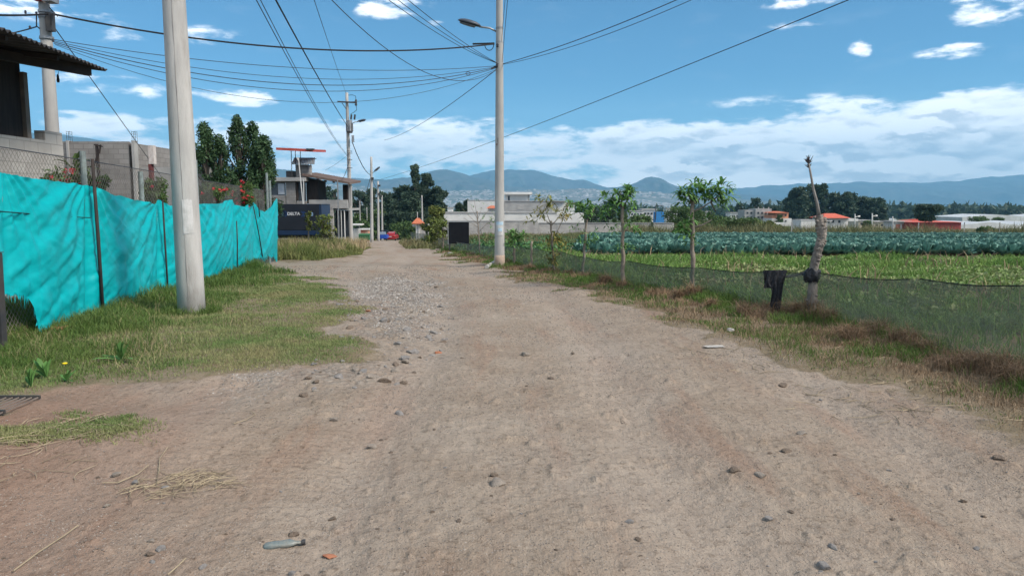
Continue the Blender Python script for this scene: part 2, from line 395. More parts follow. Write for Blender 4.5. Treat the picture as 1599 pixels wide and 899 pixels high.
# ------------------------------------------------------------------ mountains
def mountain(name, D, sky_pts, depth, foot, mat, k=0, rough=.10, gul=1.0, label=None):
    D *= .6; depth *= .6; foot = -60+(foot+60)*.6
    pts = np.array(sky_pts, float); px = np.arange(pts[0, 0], pts[-1, 0], 3.0)
    py = np.interp(px, pts[:, 0], pts[:, 1]); py = np.convolve(np.pad(py, 2, 'edge'), np.ones(5)/5, 'valid')
    py = py+fbm(px/24, px*0+k*3.3, 5, k, .6)*2.6
    n = len(px); tt = np.concatenate([np.linspace(0, 1, 60), 1+np.linspace(.06, 1, 8)])
    top = np.array([P(a, b, D) for a, b in zip(px, py)])
    xs = np.zeros((len(tt), n)); ys = xs.copy(); zs = xs.copy()
    for i, t in enumerate(tt):
        yy = D-depth*(1-t)
        s = yy/D if t <= 1 else 1.0
        xs[i] = top[:, 0]*(1 if t > 1 else (s*.35+.65)); ys[i] = yy
        sh = t**1.55 if t <= 1 else max(0, 1-(t-1)*1.0)
        w = 4*min(t, 1)*(1-min(t, 1)) if t < 1 else 0
        H = top[:, 2]-foot
        ridge = -np.abs(fbm(xs[i]/(depth*.16)+.5*fbm(xs[i]/depth*3, ys[i]/depth*3, 2, k), ys[i]/(depth*.55), 5, k+1, .55))
        zs[i] = foot+H*sh+w*(np.maximum(H, depth*.03))*(.8*ridge+.16)*gul
    mb = MB(); V = np.stack([xs.ravel(), ys.ravel(), zs.ravel()], 1); L = len(tt)
    i = np.arange(L-1)[:, None]; j = np.arange(n-1)[None, :]
    q = np.stack([i*n+j, i*n+j+1, (i+1)*n+j+1, (i+1)*n+j], -1).reshape(-1, 4)
    mb.bulk(V, q, np.zeros(len(V)))
    o = obj(name, mb, mat, loc=(0, D, foot), smooth=True); tag(o, kind='structure')
    return o, xs, ys, zs
def mtn_extra(s1, s2, ca, cb):
    def f(t, co, col):
        a = t.ramp(t.noise(co, s1, 6, .7), .42, .60); b_ = t.ramp(t.noise(co, s2, 5, .7), .5, .66)
        return t.mix(b_, t.mix(a, col, ca), cb)
    return f
m_mtn = M('mountain_slope', (.050, .058, .058), (.085, .085, .075), scale=.002, detail=6, bump=0, rough=.95, extra=mtn_extra(.0046, .010, (.03, .045, .03), (.11, .105, .085)))
m_foot = M('foothill_fields', (.10, .11, .085), (.18, .17, .14), scale=.0033, detail=6, bump=0, rough=.95, extra=mtn_extra(.0066, .0175, (.06, .075, .05), (.23, .22, .20)))
mountain('mountain_range', 17500, [(1020,312),(1100,299),(1150,295),(1200,290),(1250,287),(1340,285),(1420,286),(1500,283),(1545,276),(1599,273),(1800,270),(2300,262)], 6000, -60, m_mtn, 1)
mountain('plateau_mountain', 15000, [(600,300),(650,292),(700,283),(740,273),(762,267),(790,264),(830,265),(850,270),(870,276),(895,283),(910,281),(925,286),(945,292),(1000,302)], 3800, -60, m_mtn, 2)
mountain('volcano_flank', 12000, [(-900,250),(-500,214),(-300,200),(0,205),(100,211),(215,229),(265,240),(350,254),(430,264),(490,271),(540,277),(600,280),(640,277),(665,270),(690,263),(715,267),(735,274),(780,286),(840,298)], 4200, -60, m_mtn, 3)
mountain('cinder_cone', 12500, [(900,305),(940,294),(960,291),(982,290),(992,286),(1004,279),(1016,276),(1026,277),(1038,283),(1052,289),(1090,291),(1120,296),(1170,304),(1260,315)], 3000, -60, m_mtn, 4)
FOOT, fx_, fy_, fz_ = mountain('foothill', 9000, [(-300,262),(100,262),(300,270),(430,284),(500,286),(560,291),(640,296),(720,298),(800,297),(900,295),(960,296),(1060,302),(1150,311),(1260,317),(1400,320)], 3600, -50, m_foot, 5, gul=.5)
def build_town():
    mb = MB(); n, c = fx_.shape; k = 0
    while k < 2200:
        i = rng.integers(12, 58); j = rng.integers(0, c-1)
        if i > 46 and rng.random() < .5: continue
        x, y, z = fx_[i, j], fy_[i, j], fz_[i, j]
        u = 799.5+x/y*F
        if not 430 < u < 1080: continue
        if fbm(np.array([x/420.]), np.array([y/300.]), 3, 2)[0] < -.05: continue
        x += rng.uniform(-12, 12); w = rng.uniform(4, 12); h = rng.uniform(3, 7)
        mb.box(x-w, x+w, y-w, y+w, z-6, z+h, rng.uniform(.3, 1)); k += 1
    o = obj('distant_town', mb, M('pale_house_walls', (.50, .49, .47), (.32, .29, .27), scale=.03, bump=0, tint=.35), loc=(0, 4500, -50))
    tag(o, kind='stuff', label='pale dense houses of a far town spread over the foothill', cat='town')
build_town()
# ------------------------------------------------------------------ shared materials
def streaks(t, co, col):
    s = t.ramp(t.noise(co, 1.2, 5, .7), .5, .75)
    return t.mix(t.math('MULTIPLY', s, .6), col, (.19, .165, .14))
m_conc = M('weathered_concrete', (.46, .455, .44), (.36, .355, .345), scale=2.2, detail=7, bump=.5, bscale=40, bdist=.01, stretch=(3, 3, .6), extra=streaks)
m_conc2 = M('grey_concrete', (.40, .395, .38), (.31, .305, .30), scale=1.2, detail=5, bump=.2, stretch=(2, 2, .6))
m_dark = M('dark_metal', (.035, .037, .042), (.06, .055, .05), rough=.5, bump=.1)
m_grey = M('galvanised_metal', (.34, .35, .36), (.24, .25, .26), rough=.5, metal=.6, bump=.1)
m_lamp = M('lamp_housing', (.07, .085, .11), (.05, .06, .08), rough=.4, bump=0)
m_glass_l = M('lamp_glass', (.35, .38, .42), (.25, .28, .33), rough=.25, bump=0)
m_paper = M('weathered_paper', (.55, .55, .55), (.42, .42, .41), scale=9, detail=6, bump=.3, bscale=25)
m_bluep = M('faded_blue_print', (.30, .46, .60), (.50, .60, .66), scale=25, bump=0)
m_cable = M('black_cable', (.012, .013, .016), rough=.6, bump=0)
m_cable2 = M('grey_cable', (.05, .06, .075), rough=.6, bump=0)
m_ceram = M('insulator', (.05, .05, .06), rough=.3, bump=0)
m_red = M('red_paint', (.50, .05, .04), (.36, .04, .035), rough=.6)

# ------------------------------------------------------------------ utility poles
def pole_body(base, top, rb, rt, mat, parent, n=20, name='shaft'):
    b = np.array(base, float); tp = np.array(top, float); k = 14
    mb = MB(); mb.tube([b+(tp-b)*i/k for i in range(k+1)], np.linspace(rb, rt, k+1), n)
    return obj(name, mb, mat, parent, smooth=True)
def lamp(parent, start, end, s=1.0, sag=-.08):
    start = np.array(start, float); end = np.array(end, float)
    a = MB(); a.tube([start, start*.6+end*.4+[0, 0, .05*s], end], .028*s, 8); arm = obj('lamp_arm', a, m_grey, parent, smooth=True)
    d = end-start; d /= np.linalg.norm(d); side = np.cross(d, [0, 0, 1]); side /= np.linalg.norm(side); up = np.cross(side, d)
    h = MB(); prof = [(-.05, .03), (0, .07), (.12, .11), (.30, .125), (.48, .11), (.60, .07), (.66, .02)]
    n = 14; vs_ = []
    for t_, r in prof:
        for i in range(n):
            th = i*2*math.pi/n; vs_.append(end+d*t_*s+side*math.cos(th)*r*1.15*s+up*(math.sin(th)*r*(.85 if math.sin(th) > 0 else .35)+.02)*s)
    fs = [(i*n+j, i*n+(j+1) % n, (i+1)*n+(j+1) % n, (i+1)*n+j) for i in range(len(prof)-1) for j in range(n)]
    h.add(vs_, fs+[tuple(range(n))[::-1], tuple((len(prof)-1)*n+j for j in range(n))]); obj('lamp_head', h, m_lamp, parent, smooth=True)
    gl = MB(); vs_ = []
    for t_, r in prof[2:-1]:
        for i in range(n):
            th = i*2*math.pi/n; vs_.append(end+d*t_*s+side*math.cos(th)*r*.8*s-up*(.028+abs(math.sin(th))*r*.35)*s)
    K = len(prof)-3
    gl.add(vs_, [(i*n+j, i*n+(j+1) % n, (i+1)*n+(j+1) % n, (i+1)*n+j) for i in range(K-1) for j in range(n)]+[tuple(range(n)), tuple((K-1)*n+j for j in range(n))])
    obj('lamp_lens', gl, m_glass_l, parent, smooth=True)
def band(parent, c, r, h=.06, name='steel_band'):
    b = MB(); b.lathe(c, [(r, 0), (r+.008, .005), (r+.008, h), (r, h+.004)], 18); return obj(name, b, m_grey, parent)
def insulators(parent, pts, r=.05, h=.12, name='insulator'):
    for p in pts:
        b = MB(); b.lathe((p[0], p[1], p[2]), [(r*.5, 0), (r, h*.2), (r*.6, h*.4), (r, h*.6), (r*.4, h)], 10); obj(name, b, m_ceram, parent, smooth=True)

# near pole, left
bx, by, bz = on(300, 490)
A = thing('utility_pole', 'thick leaning concrete utility pole with torn white poster, nearest one beside the teal tarp', 'utility pole', (bx, by, bz-.05))
A_top = np.array([bx-.09, by+.02, bz+10.6])
pole_body((bx, by, bz-.3), A_top, .200, .105, m_conc, A, 28)
def pole_pt(z, ang, off=.004):
    k = (z-(bz-.3))/(A_top[2]-bz+.3); c = np.array([bx, by, bz-.3])*(1-k)+A_top*k; r = .200+(.105-.200)*k+off
    return c+np.array([math.cos(ang)*r, math.sin(ang)*r, 0])
sm = MB(); zz_ = bz+.2; seam_pts = []; seam_w = []
while zz_ < bz+10:
    L = random.uniform(.03, .35); w = random.uniform(.003, .007)
    a0 = R(-78)+random.uniform(-.015, .015)
    a1_ = R(-78)+random.uniform(-.02, .02); seam_pts.append(pole_pt(zz_, a1_, -.0005)); seam_w.append(w); zz_ += L
sm.tube(seam_pts, seam_w, 5); obj('mould_seam', sm, M('seam_grey', (.20, .19, .18), (.30, .29, .28), bump=0), A)  # thin darker strip laid on the shaft for the groove line of pits
def wrap(parent, name, z0, z1, a0, a1, mat, off=.004, n=8, jag=0.0):
    b = MB(); v = []
    rows = 7
    for i in range(rows+1):
        for j in range(n+1):
            zj = z0+(z1-z0)*i/rows+(random.uniform(-jag, jag) if i in (0, rows) else 0)
            v.append(pole_pt(zj, a0+(a1-a0)*j/n+(random.uniform(-jag, jag)*.6 if j in (0, n) else 0), off+random.uniform(0, .003)))
    b.add(v, [(i*(n+1)+j, i*(n+1)+j+1, (i+1)*(n+1)+j+1, (i+1)*(n+1)+j) for i in range(rows) for j in range(n)]); return obj(name, b, mat, parent)
zb = P(302, 364, by)[2]; zt = P(302, 312, by)[2]
wrap(A, 'torn_poster', zb, zt, R(-82), R(-38), m_paper, jag=.012)
band(A, (bx-.08, by+.02, bz+9.6), .112)

# middle pole, right of the road
bx2, by2, bz2 = on(780, 417)
B = thing('utility_pole', 'tall slim concrete street light pole standing alone right of the road behind the black board', 'utility pole', (bx2, by2, bz2))
Bh = 10.8
pole_body((bx2, by2, bz2-.4), (bx2+.02, by2, bz2+Bh), .165, .085, m_conc2, B, 20)
def bz_at(py): return P(780, py, by2)[2]
st = MB(); st.lathe((bx2, by2, bz2-.05), [(.171, 0), (.170, .22), (.166, .42)], 20); obj('mud_stain', st, M('mud_stained_concrete', (.30, .22, .17), (.38, .32, .27), scale=5), B, smooth=True)
lamp(B, P(776, 50, by2)+[0, 0, 0], P(748, 42, by2-.1), 1.0)
for y_ in (46, 68, 103): band(B, (bx2+.015, by2, bz_at(y_)), .115-.0001*y_)
def flat_wrap(parent, name, c, r, z0, z1, a0, a1, mat, off=.004):
    b = MB(); v = []; n = 8
    for z in (z0, (z0+z1)/2, z1):
        for j in range(n+1):
            a = a0+(a1-a0)*j/n; v.append((c[0]+math.cos(a)*(r+off), c[1]+math.sin(a)*(r+off), z))
    b.add(v, [(i*(n+1)+j, i*(n+1)+j+1, (i+1)*(n+1)+j+1, (i+1)*(n+1)+j) for i in range(2) for j in range(n)]); return obj(name, b, mat, parent)
flat_wrap(B, 'poster', (bx2, by2), .155, bz_at(367), bz_at(349), R(-125), R(-45), m_paper, off=.010)
flat_wrap(B, 'poster', (bx2, by2), .155, bz_at(351), bz_at(346), R(-125), R(-45), m_bluep, off=.014)
flat_wrap(B, 'poster', (bx2, by2), .155, bz_at(361), bz_at(356), R(-105), R(-60), m_bluep, off=.014)
nm_ = MB()   # stencilled mark, half worn away
for (u0, v0, u1, v1) in ((-3, 216, 3, 216), (3, 216, 0, 220), (0, 220, 3, 223), (3, 223, -2, 227), (-2, 227, -3, 224)):
    p = P(776.5+u0*.5, v0, by2-.128); q = P(776.5+u1*.5, v1, by2-.128); nm_.bar(p, q, .018, .004)
obj('stencilled_number', nm_, M('faded_red_stencil', (.16, .06, .05), bump=0), B)
insulators(B, [P(776, 106, by2-.1), P(777, 74, by2-.1)], .045, .12)
lp = MB(); cc = [P(757+7*math.cos(a)+7, 70+9*math.sin(a), by2-.15) for a in np.linspace(0, math.pi, 9)]; lp.tube(cc, .012, 6); obj('cable_loop', lp, m_cable, B)
ring = MB(); cc = [P(731+3.4*math.cos(a), 115+2.6*math.sin(a), by2-.1) for a in np.linspace(0, 2*math.pi, 13)]; ring.tube(cc, .009, 5, cap=False); obj('cable_loop', ring, m_cable2, B)
for c_ in (((767, 108), (776, 103)), ((738, 69), (772, 68))): b_ = MB(); b_.bar(P(*c_[0], by2-.05), P(*c_[1], by2-.05), .045); obj('cable_clamp', b_, m_cable, B)

# transformer pole
bx3, by3, bz3 = on(548.5, 382)
D3 = by3
C3 = thing('utility_pole', 'concrete pole with crossarm, transformer and street light beside the grassy mound', 'utility pole', (bx3, by3, bz3))
tp = P(541.5, 145, D3)
pole_body((bx3, by3, bz3-.4), tp, .20, .125, m_conc2, C3, 16)
mb = MB(); mb.bar(P(527, 159, D3-.2), P(557, 160.5, D3-.2), .10, .12); mb.bar(P(534, 161, D3-.2), P(541, 171, D3-.2), .05); obj('crossarm', mb, m_dark, C3)
mb = MB()
mb.tube([P(543, 149, D3), P(550, 148.5, D3), P(555, 150, D3), P(556, 156, D3)], .022, 5); mb.tube([P(556, 164, D3), P(557, 172, D3), P(552, 176, D3), P(548, 178, D3), P(548, 186, D3)], .022, 5)
obj('jumper_wire', mb, m_cable, C3)
mb = MB(); c = P(556, 165.5, D3-.2); mb.lathe(c, [(.06, 0), (.12, .1), (.07, .16), (.12, .26), (.07, .32), (.10, .45), (.05, .55)], 10); obj('fuse_cutout', mb, m_dark, C3)
for q in ((548, 187), (553.5, 187)):
    mb = MB(); mb.bar(P(q[0], q[1], D3-.1), P(q[0]+.8, q[1]-8, D3-.1), .13); obj('arrester', mb, m_dark, C3)
tc_ = P(546, 208, D3-.40)
mb = MB(); hgt = P(546, 188, D3-.4)[2]-tc_[2]
mb.lathe(tc_, [(.20, 0), (.235, .03), (.235, hgt*.93), (.25, hgt*.94), (.25, hgt*.98), (.15, hgt)], 16)
tr = obj('transformer', mb, m_grey, C3)
fn = MB()
for i in range(10):
    a = i*2*math.pi/10; cx_, cy_ = tc_[0]+math.cos(a)*.27, tc_[1]+math.sin(a)*.27
    fn.obox((cx_, cy_, tc_[2]+.15), (math.cos(a)*.045, math.sin(a)*.045, 0), (-math.sin(a)*.012, math.cos(a)*.012, 0), (0, 0, hgt*.65))
obj('cooling_fin', fn, m_grey, tr)
fn = MB(); fn.lathe((tc_[0], tc_[1], tc_[2]+.02), [(.255, 0), (.255, hgt*.14)], 16); obj('nameplate_band', fn, m_dark, tr)
mb = MB(); p = P(549.5, 222, D3-.3); q = P(553, 212, D3); mb.box(p[0]-.0, q[0]+.02, D3-.4, D3-.1, p[2], q[2]); obj('meter_box', mb, m_grey, C3)
lamp(C3, P(551, 192.5, D3-.1), P(559, 190.5, D3-.2), 1.15)
for y_, L in ((236, 4), (249, 4), (239, 3), (262, 4)):
    mb = MB(); mb.bar(P(544-L+2, y_, D3-.25), P(550, y_+.5, D3-.25), .05); obj('step_bracket', mb, m_dark, C3)

def far_pole(px, pyb, pyt, D, label, lamp_at=None, rb=.17, rt=.1, bits=()):
    p = P(px, pyb, D); t_ = P(px-.8, pyt, D)
    T = thing('utility_pole', label, 'utility pole', (p[0], D, min(p[2], ghs(p[0], D))))
    pole_body((p[0], D, T.location[2]-.3), t_, rb, rt, m_conc2, T, 10)
    if lamp_at: lamp(T, P(px+1, lamp_at[1]+3, D), P(lamp_at[0], lamp_at[1], D), lamp_at[2] if len(lamp_at) > 2 else 1.3)
    for (u, v) in bits: mb = MB(); mb.bar(P(px-.5, v, D-.2), P(px+u, v, D-.2), .16, .3); obj('crossarm' if len(bits) == 1 else 'junction_box', mb, m_dark, T)
    return T
far_pole(580.5, 373, 245, 88, 'concrete street light pole between the transformer pole and the green hill', (585, 268, 1.3), .21, .13, ((3, 279),))
far_pole(591, 371, 283, 118, 'plain concrete pole left of the blue three-wheeler, taller of a close pair', None, .21, .13, ((3, 290), (3, 303)))
far_pole(597, 371, 305, 128, 'shorter plain concrete pole above the blue three-wheeler, right of its taller twin', None, .19, .12, ((-4, 306),))
far_pole(562.5, 362, 312, 140, 'thin pale pole just right of the transformer pole, above the white hut', None, .13, .08, ((-1.5, 312),))
far_pole(573.5, 362, 324, 150, 'shortest thin pale pole between transformer pole and street light pole', None, .13, .08)
far_pole(659.5, 345, 305, 125, 'slim pole against the dark eucalyptus trees above the orange gate roof', None, .2, .1)
far_pole(652.5, 344, 331, 112, 'short thin rod rising behind the orange tiled gate roof', None, .07, .06)

# left back pole
D4 = 17.5; p = P(80, 430, D4)
G4 = thing('utility_pole', 'concrete pole with red top box rising behind the dark corrugated roof', 'utility pole', (p[0], D4, ghs(p[0], D4)))
x4 = P(79, 190, D4)[0]
pole_body((x4+.0, D4, G4.location[2]-.3), P(66, -40, D4), .185, .11, m_conc2, G4, 18)
for y_ in (21, 29, 62): c = P(70+y_*.05, y_, D4); band(G4, (c[0], D4, c[2]), .145)
mb = MB(); c = P(82, 40, D4-.05); mb.box(c[0]-.07, c[0]+.07, D4-.2, D4-.05, c[2]-.15, c[2]+.25); obj('junction_box', mb, m_dark, G4)
mb = MB(); mb.tube([P(57, 19, D4-.2), P(57, 41, D4-.2), P(62, 45, D4-.2)], .015, 6); mb.tube([P(80, 22, D4-.2), P(80, 40, D4-.2)], .015, 6); mb.tube([P(77, 12, D4-.1), P(90, 26, D4-.2)], .012, 6); obj('jumper_wire', mb, m_cable, G4)
insulators(G4, [P(85, 25, D4-.2), P(47, 46, D4-.2), P(40, 22, D4-.2), P(57, 24, D4-.2), P(83, 66, D4-.2)], .03, .08)
mb = MB(); p = P(58, 3, D4-.1); q = P(74, -6, D4); mb.box(p[0], q[0], D4-.3, D4-.12, p[2], q[2]+.1); obj('red_box', mb, m_red, G4)
mb = MB(); p = P(76, 6, D4-.1); q = P(94, -2, D4); mb.box(p[0], q[0], D4-.35, D4-.05, p[2], q[2]); obj('lamp_bracket', mb, m_grey, G4)

# ------------------------------------------------------------------ overhead cables
def cable(label, a, b, sag, r, mat=m_cable, group=None):
    a = P(*a); b = P(*b); k = 28; pts = [a+(b-a)*i/k-np.array([0, 0, sag*4*(i/k)*(1-i/k)]) for i in range(k+1)]
    mb = MB(); mb.tube(pts, r, 6); o = obj('overhead_cable', mb, mat, loc=tuple(a)); return tag(o, label, 'cable', group)
cable('thick black twisted cable strung across the whole road from the roofside pole', (81, 22, 17.4), (772, 69, by2-.05), .46, .021)
cable('thick black cable leaving the roofside pole toward the left edge of the view', (78, 22, 17.4), (-90, 18, 14), .05, .021)
cable('dark service cable running from the roofside pole above the corrugated roof to the left', (57, 42, 17.4), (-60, 62, 14), .05, .014)
for i, (s, r, y0) in enumerate(((.36, .008, 62), (.60, .007, 64), (.74, .010, 66), (.88, .008, 68))):
    cable('one strand of the slack telephone bundle crossing the road from the roofside pole', (84, y0, 17.4), (777, 103+i, by2-.05), s, r, m_cable2, 'slack telephone lines over the road')
cable('slackest thin telephone wire sagging lowest below the bundle over the road', (86, 70, 17.4), (777, 108, by2-.05), 1.15, .006, m_cable2)
cable('black power cable descending steeply from the top to the transformer', (217, -400, 7.5), (545, 200, D3-.2), .25, .020)
cable('left outer grey cable descending steeply to the transformer pole below its transformer', (190, -400, 7.5), (545, 246, D3-.2), .5, .010, m_cable2)
cable('second grey cable close beside the steep one left of the black power cable', (205, -400, 7.5), (544, 243, D3-.2), .5, .009, m_cable2)
cable('thin high wire descending to the very top of the transformer pole', (360, -400, 8), (541, 147, D3), .15, .010, m_cable2)
cable('single thin wire drooping in a long curve from the top to the street light pole', (340, -210, 10), (777, 108, by2), 1.25, .008, m_cable2)
for i, (px_, s) in enumerate(((330, .35), (355, .30), (385, .25))):
    cable('one of three parallel wires slanting from the upper left onto the street light pole', (px_, -230, 10), (779, 100, by2-.05), s, .008, m_cable2, 'three parallel wires above the road')
cable('upper wire climbing from the street light pole to the top edge right of it', (785, 100, by2), (1290, -108, 12), .18, .010, m_cable2)
cable('thinner twin wire directly under the one climbing right from the street light pole', (785, 101, by2), (1290, -100, 12), .26, .007, m_cable2)
cable('long lone wire slanting up across the open sky on the right over the cloud bank', (580, 284, 88), (1600, -112, 14), .4, .013, m_cable2)
cable('near vertical thin wire dropping onto the street light pole from overhead', (784, 98, by2-.2), (803, -120, 12), 0, .007, m_cable2)
cable('second near vertical wire, left of its twin above the street light pole', (783, 66, by2-.2), (799, -120, 12), 0, .006, m_cable2)
cable('service wire sloping down left from the street light pole toward the far eucalyptus trees', (775, 109, by2), (600, 219, 60), .35, .012, m_cable2)
cable('thin wire dropping from the roofside pole past the grey block building', (84, 42, 17.4), (262, 290, 32), .0, .011, m_cable2)
cable('short heavy cable swooping from the transformer pole to the next street light pole', (550, 222, D3), (578, 273, 88), .5, .035)
cable('thin cable from the beyond street light pole to the taller of the paired poles', (581, 277, 88), (591, 292, 118), .6, .03, m_cable2)
cable('thin drop wire from the transformer pole to the terrace roof left of it', (546, 248, D3-.2), (534, 281, 55), .2, .02)
cable('faint wire reaching from the transformer pole down left to the small terrace tower', (545, 240, D3-.2), (508, 266, 56), .1, .012, m_cable2)
cable('thin service wire from the farther street light pole down to the thin pale pole', (579, 276, 88), (563, 312, 140), .6, .03, m_cable2)

# ------------------------------------------------------------------ generic building helpers
def course(bw, bh, mortar, jitter=.25, dark=.7):
    """block masonry pattern on whichever way a wall faces"""
    def f(t, co, col):
        s = t.new('ShaderNodeSeparateXYZ'); t.link(co, s.inputs[0]); c = t.new('ShaderNodeCombineXYZ')
        t.link(t.math('ADD', s.outputs[0], s.outputs[1]), c.inputs[0]); t.link(s.outputs[2], c.inputs[1])
        br = t.new('ShaderNodeTexBrick'); t.link(c.outputs[0], br.inputs['Vector']); br.inputs['Scale'].default_value = 1
        br.inputs['Brick Width'].default_value = bw; br.inputs['Row Height'].default_value = bh; br.inputs['Mortar Size'].default_value = mortar
        br.inputs['Mortar Smooth'].default_value = .3; br.inputs['Color1'].default_value = (1, 1, 1, 1); br.inputs['Color2'].default_value = (1-jitter,)*3+(1,); br.inputs['Mortar'].default_value = (dark, dark, dark, 1)
        return t.mix(1.0, col, br.outputs[0], 'MULTIPLY')
    return f
m_block = M('grey_block_masonry', (.46, .43, .395), (.38, .355, .325), scale=1.5, bump=.3, bscale=20, extra=course(.4, .2, .012, .22, .68))
m_block2 = M('raw_block_masonry', (.27, .26, .25), (.22, .21, .20), scale=1.5, bump=.3, bscale=20, extra=course(.4, .2, .014, .22, .66))
m_blockf = M('far_block_masonry', (.44, .43, .41), (.35, .34, .33), scale=.8, bump=0, extra=course(.45, .22, .03, .2, .82))
m_cement = M('cement_render', (.36, .36, .35), (.27, .27, .265), scale=.9, detail=6, bump=.1)
m_white = M('white_render', (.64, .64, .62), (.52, .52, .51), scale=.5, detail=6, bump=0)
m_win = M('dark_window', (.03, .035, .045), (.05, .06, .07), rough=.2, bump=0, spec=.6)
m_pane = M('pale_pane', (.30, .34, .40), (.40, .44, .48), rough=.2, bump=0, spec=.6)
m_tile = M('orange_roof_tiles', (.50, .16, .08), (.38, .12, .07), scale=3, bump=.2)
m_tin = M('dark_corrugated_roof', (.050, .046, .046), (.035, .033, .034), rough=.7, bump=.1)
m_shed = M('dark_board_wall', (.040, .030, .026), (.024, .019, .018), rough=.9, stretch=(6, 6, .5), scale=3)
m_wood = M('dark_roof_beam', (.045, .036, .033), (.03, .026, .025), scale=6)
m_redroof = M('red_metal_roof', (.42, .07, .05), (.34, .06, .045), rough=.6)
def pbox(mb, px0, px1, pyt, pyb, D, depth, tint=.5, zb=None):
    """frontal box: photo rectangle measured at distance D, given real depth"""
    a = P(px0, pyt, D); b = P(px1, pyb, D); z0 = b[2] if zb is None else zb
    mb.box(a[0], b[0], D, D+depth, z0, a[2], tint); return mb

# ------------------------------------------------------------------ left building with the dark roof
c1 = P(97, 208, 15.0); XW = c1[0]; ZW = c1[2]; e1 = P(166, 109, 14.5); d_ = ray(0, 43); De = (e1[2]-EYE)/d_[2]*d_[1]; e0 = P(0, 43, De)
d_ = ray(50, 150); YS = XW/(d_[0]/d_[1]); z0 = ghs(-9.5, 13)
H1 = thing('block_building', 'unfinished grey block building with a dark corrugated roof overhanging its terrace', 'building', (-12, 10, z0))
mb = MB(); mb.box(-16, XW, 3.0, 15.0, z0-.3, ZW-.19); obj('wall', mb, m_block, H1)
mb = MB(); mb.box(XW-.21, XW-.004, 14.45, 14.996, ZW-.188, ZW); obj('parapet', mb, m_block, H1)
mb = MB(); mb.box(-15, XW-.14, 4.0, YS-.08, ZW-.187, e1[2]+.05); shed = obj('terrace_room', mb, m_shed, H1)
mb = MB(); mb.box(XW-.138, XW-.06, YS-.12, YS, ZW-.187, e1[2]-.12); obj('corner_post', mb, M('pale_brown_post', (.20, .16, .13)), H1)
# corrugated sheet, eave along y from 5 to 14.5 , rising toward -x
n = 190; ys_ = np.linspace(4.5, 14.55, n*2); w = MB(); v = []
for side in (0, 1):
    for t_ in (0, 1):
        for y_ in ys_:
            x = e0[0]+(e1[0]-e0[0])*(y_-De)/(14.5-De)-t_*6.2
            v.append((x, y_, e1[2]+t_*.75+.022*math.sin(y_*2*math.pi/.145)-side*.018))
k = len(ys_); fs = []
for s_ in (0, 1):
    o0 = s_*2*k
    fs += [(o0+i, o0+i+1, o0+k+i+1, o0+k+i) for i in range(k-1)]
fs += [(i, i+1, 2*k+i+1, 2*k+i) for i in range(k-1)]
fs += [(k-1, 2*k-1, 4*k-1, 3*k-1)]
w.add(v, fs); obj('corrugated_roof', w, m_tin, H1)
b1 = P(140, 112, 14.2); d_ = ray(0, 86); Db = (b1[2]-EYE)/d_[2]*d_[1]; b0 = P(0, 86, Db); bb = b0+(b0-b1)*((Db-4.5)/(14.2-Db)); bb[2] = b1[2]
mb = MB(); mb.bar(bb, b1, .10, .16); obj('roof_beam', mb, m_wood, H1)
mb = MB(); mb.bar((-13.3, 4.5, e1[2]+.45), (-13.3, 14.3, e1[2]+.45), .1, .18); obj('roof_beam', mb, m_wood, H1)
for y_ in (5.5, 7.5, 9.5, 11.5, 13.0):
    mb = MB(); xe_ = e0[0]+(e1[0]-e0[0])*(y_-De)/(14.5-De); mb.bar((xe_-.15, y_, e1[2]-.07), (xe_-5.7, y_, e1[2]+.60), .06, .08); obj('rafter', mb, m_wood, H1)
mb = MB(); mb.tube([P(91, 112, 14), P(91, 118, 14)], .006, 6); mb.lathe(P(91, 129, 14), [(.02, 0), (.028, .04), (.02, .12), (.008, .15)], 8); obj('hanging_lamp', mb, m_dark, H1)
mb = MB(); mb.tube([(-9.15, 4, 2.18), (-9.15, 15, 2.18)], .008, 5); obj('wall_wire', mb, m_cable, H1)

# second block building
H2 = thing('block_building', 'roofless grey block walls with rebar sticking up, facing the road beyond the first terrace', 'building', (-18, 31, ghs(-18, 31)))
mb = MB(); D = 30.0
a = P(99, 221, D); b = P(204, 290, D); zg = ghs(-18, 30)-.2
mb.box(a[0]-4, b[0], D, D+.2, zg, a[2]); mb.box(b[0]-.1, b[0]+.12, D+.21, D+5, zg, a[2]-.05); mb.box(a[0]-4, a[0]-3.8, D+.21, D+5, zg, a[2]-.03); obj('wall', mb, m_block2, H2)
for px_ in (107, 209):
    mb = MB(); pbox(mb, px_-4.5, px_+4.5, 219.5, 300, D-.06, .3, zb=zg); c = obj('concrete_column', mb, m_cement, H2)
    rb = MB(); q = P(px_, 219, D)
    for dx in (-.07, .07):
        for dy in (-.0, .14): rb.tube([(q[0]+dx, D+dy, q[2]-.1), (q[0]+dx, D+dy, q[2]+.36)], .007, 5)
    for hh in (.12, .24, .33): rb.tube([(q[0]-.08, D, q[2]+hh), (q[0]+.08, D, q[2]+hh)], .005, 4); rb.tube([(q[0]-.08, D+.14, q[2]+hh), (q[0]+.08, D+.14, q[2]+hh)], .005, 4)
    obj('rebar', rb, m_dark, c)
mb = MB(); a = P(215, 261, D+.5); b = P(330, 290, D+.5); mb.box(a[0], b[0], D+.5, D+.72, zg, a[2]); obj('low_wall', mb, m_cement, H2)
mb = MB(); q = P(151, 225, D-.3); mb.bar((q[0], D-.3, zg), (q[0], D-.3, q[2]), .09); mb.bar(P(147, 226, D-.35), P(160, 229, D-.35), .05); mb.bar(P(155, 240, D-.35), P(157, 226, D-.35), .05); mb.bar(P(146, 262, D-.35), P(151, 244, D-.35), .04); obj('wooden_prop', mb, m_wood, H2)
T = thing('boundary_post', 'square post painted white above and dark red below beyond the chain link fence', 'post', tuple(P(236, 330, 26)))
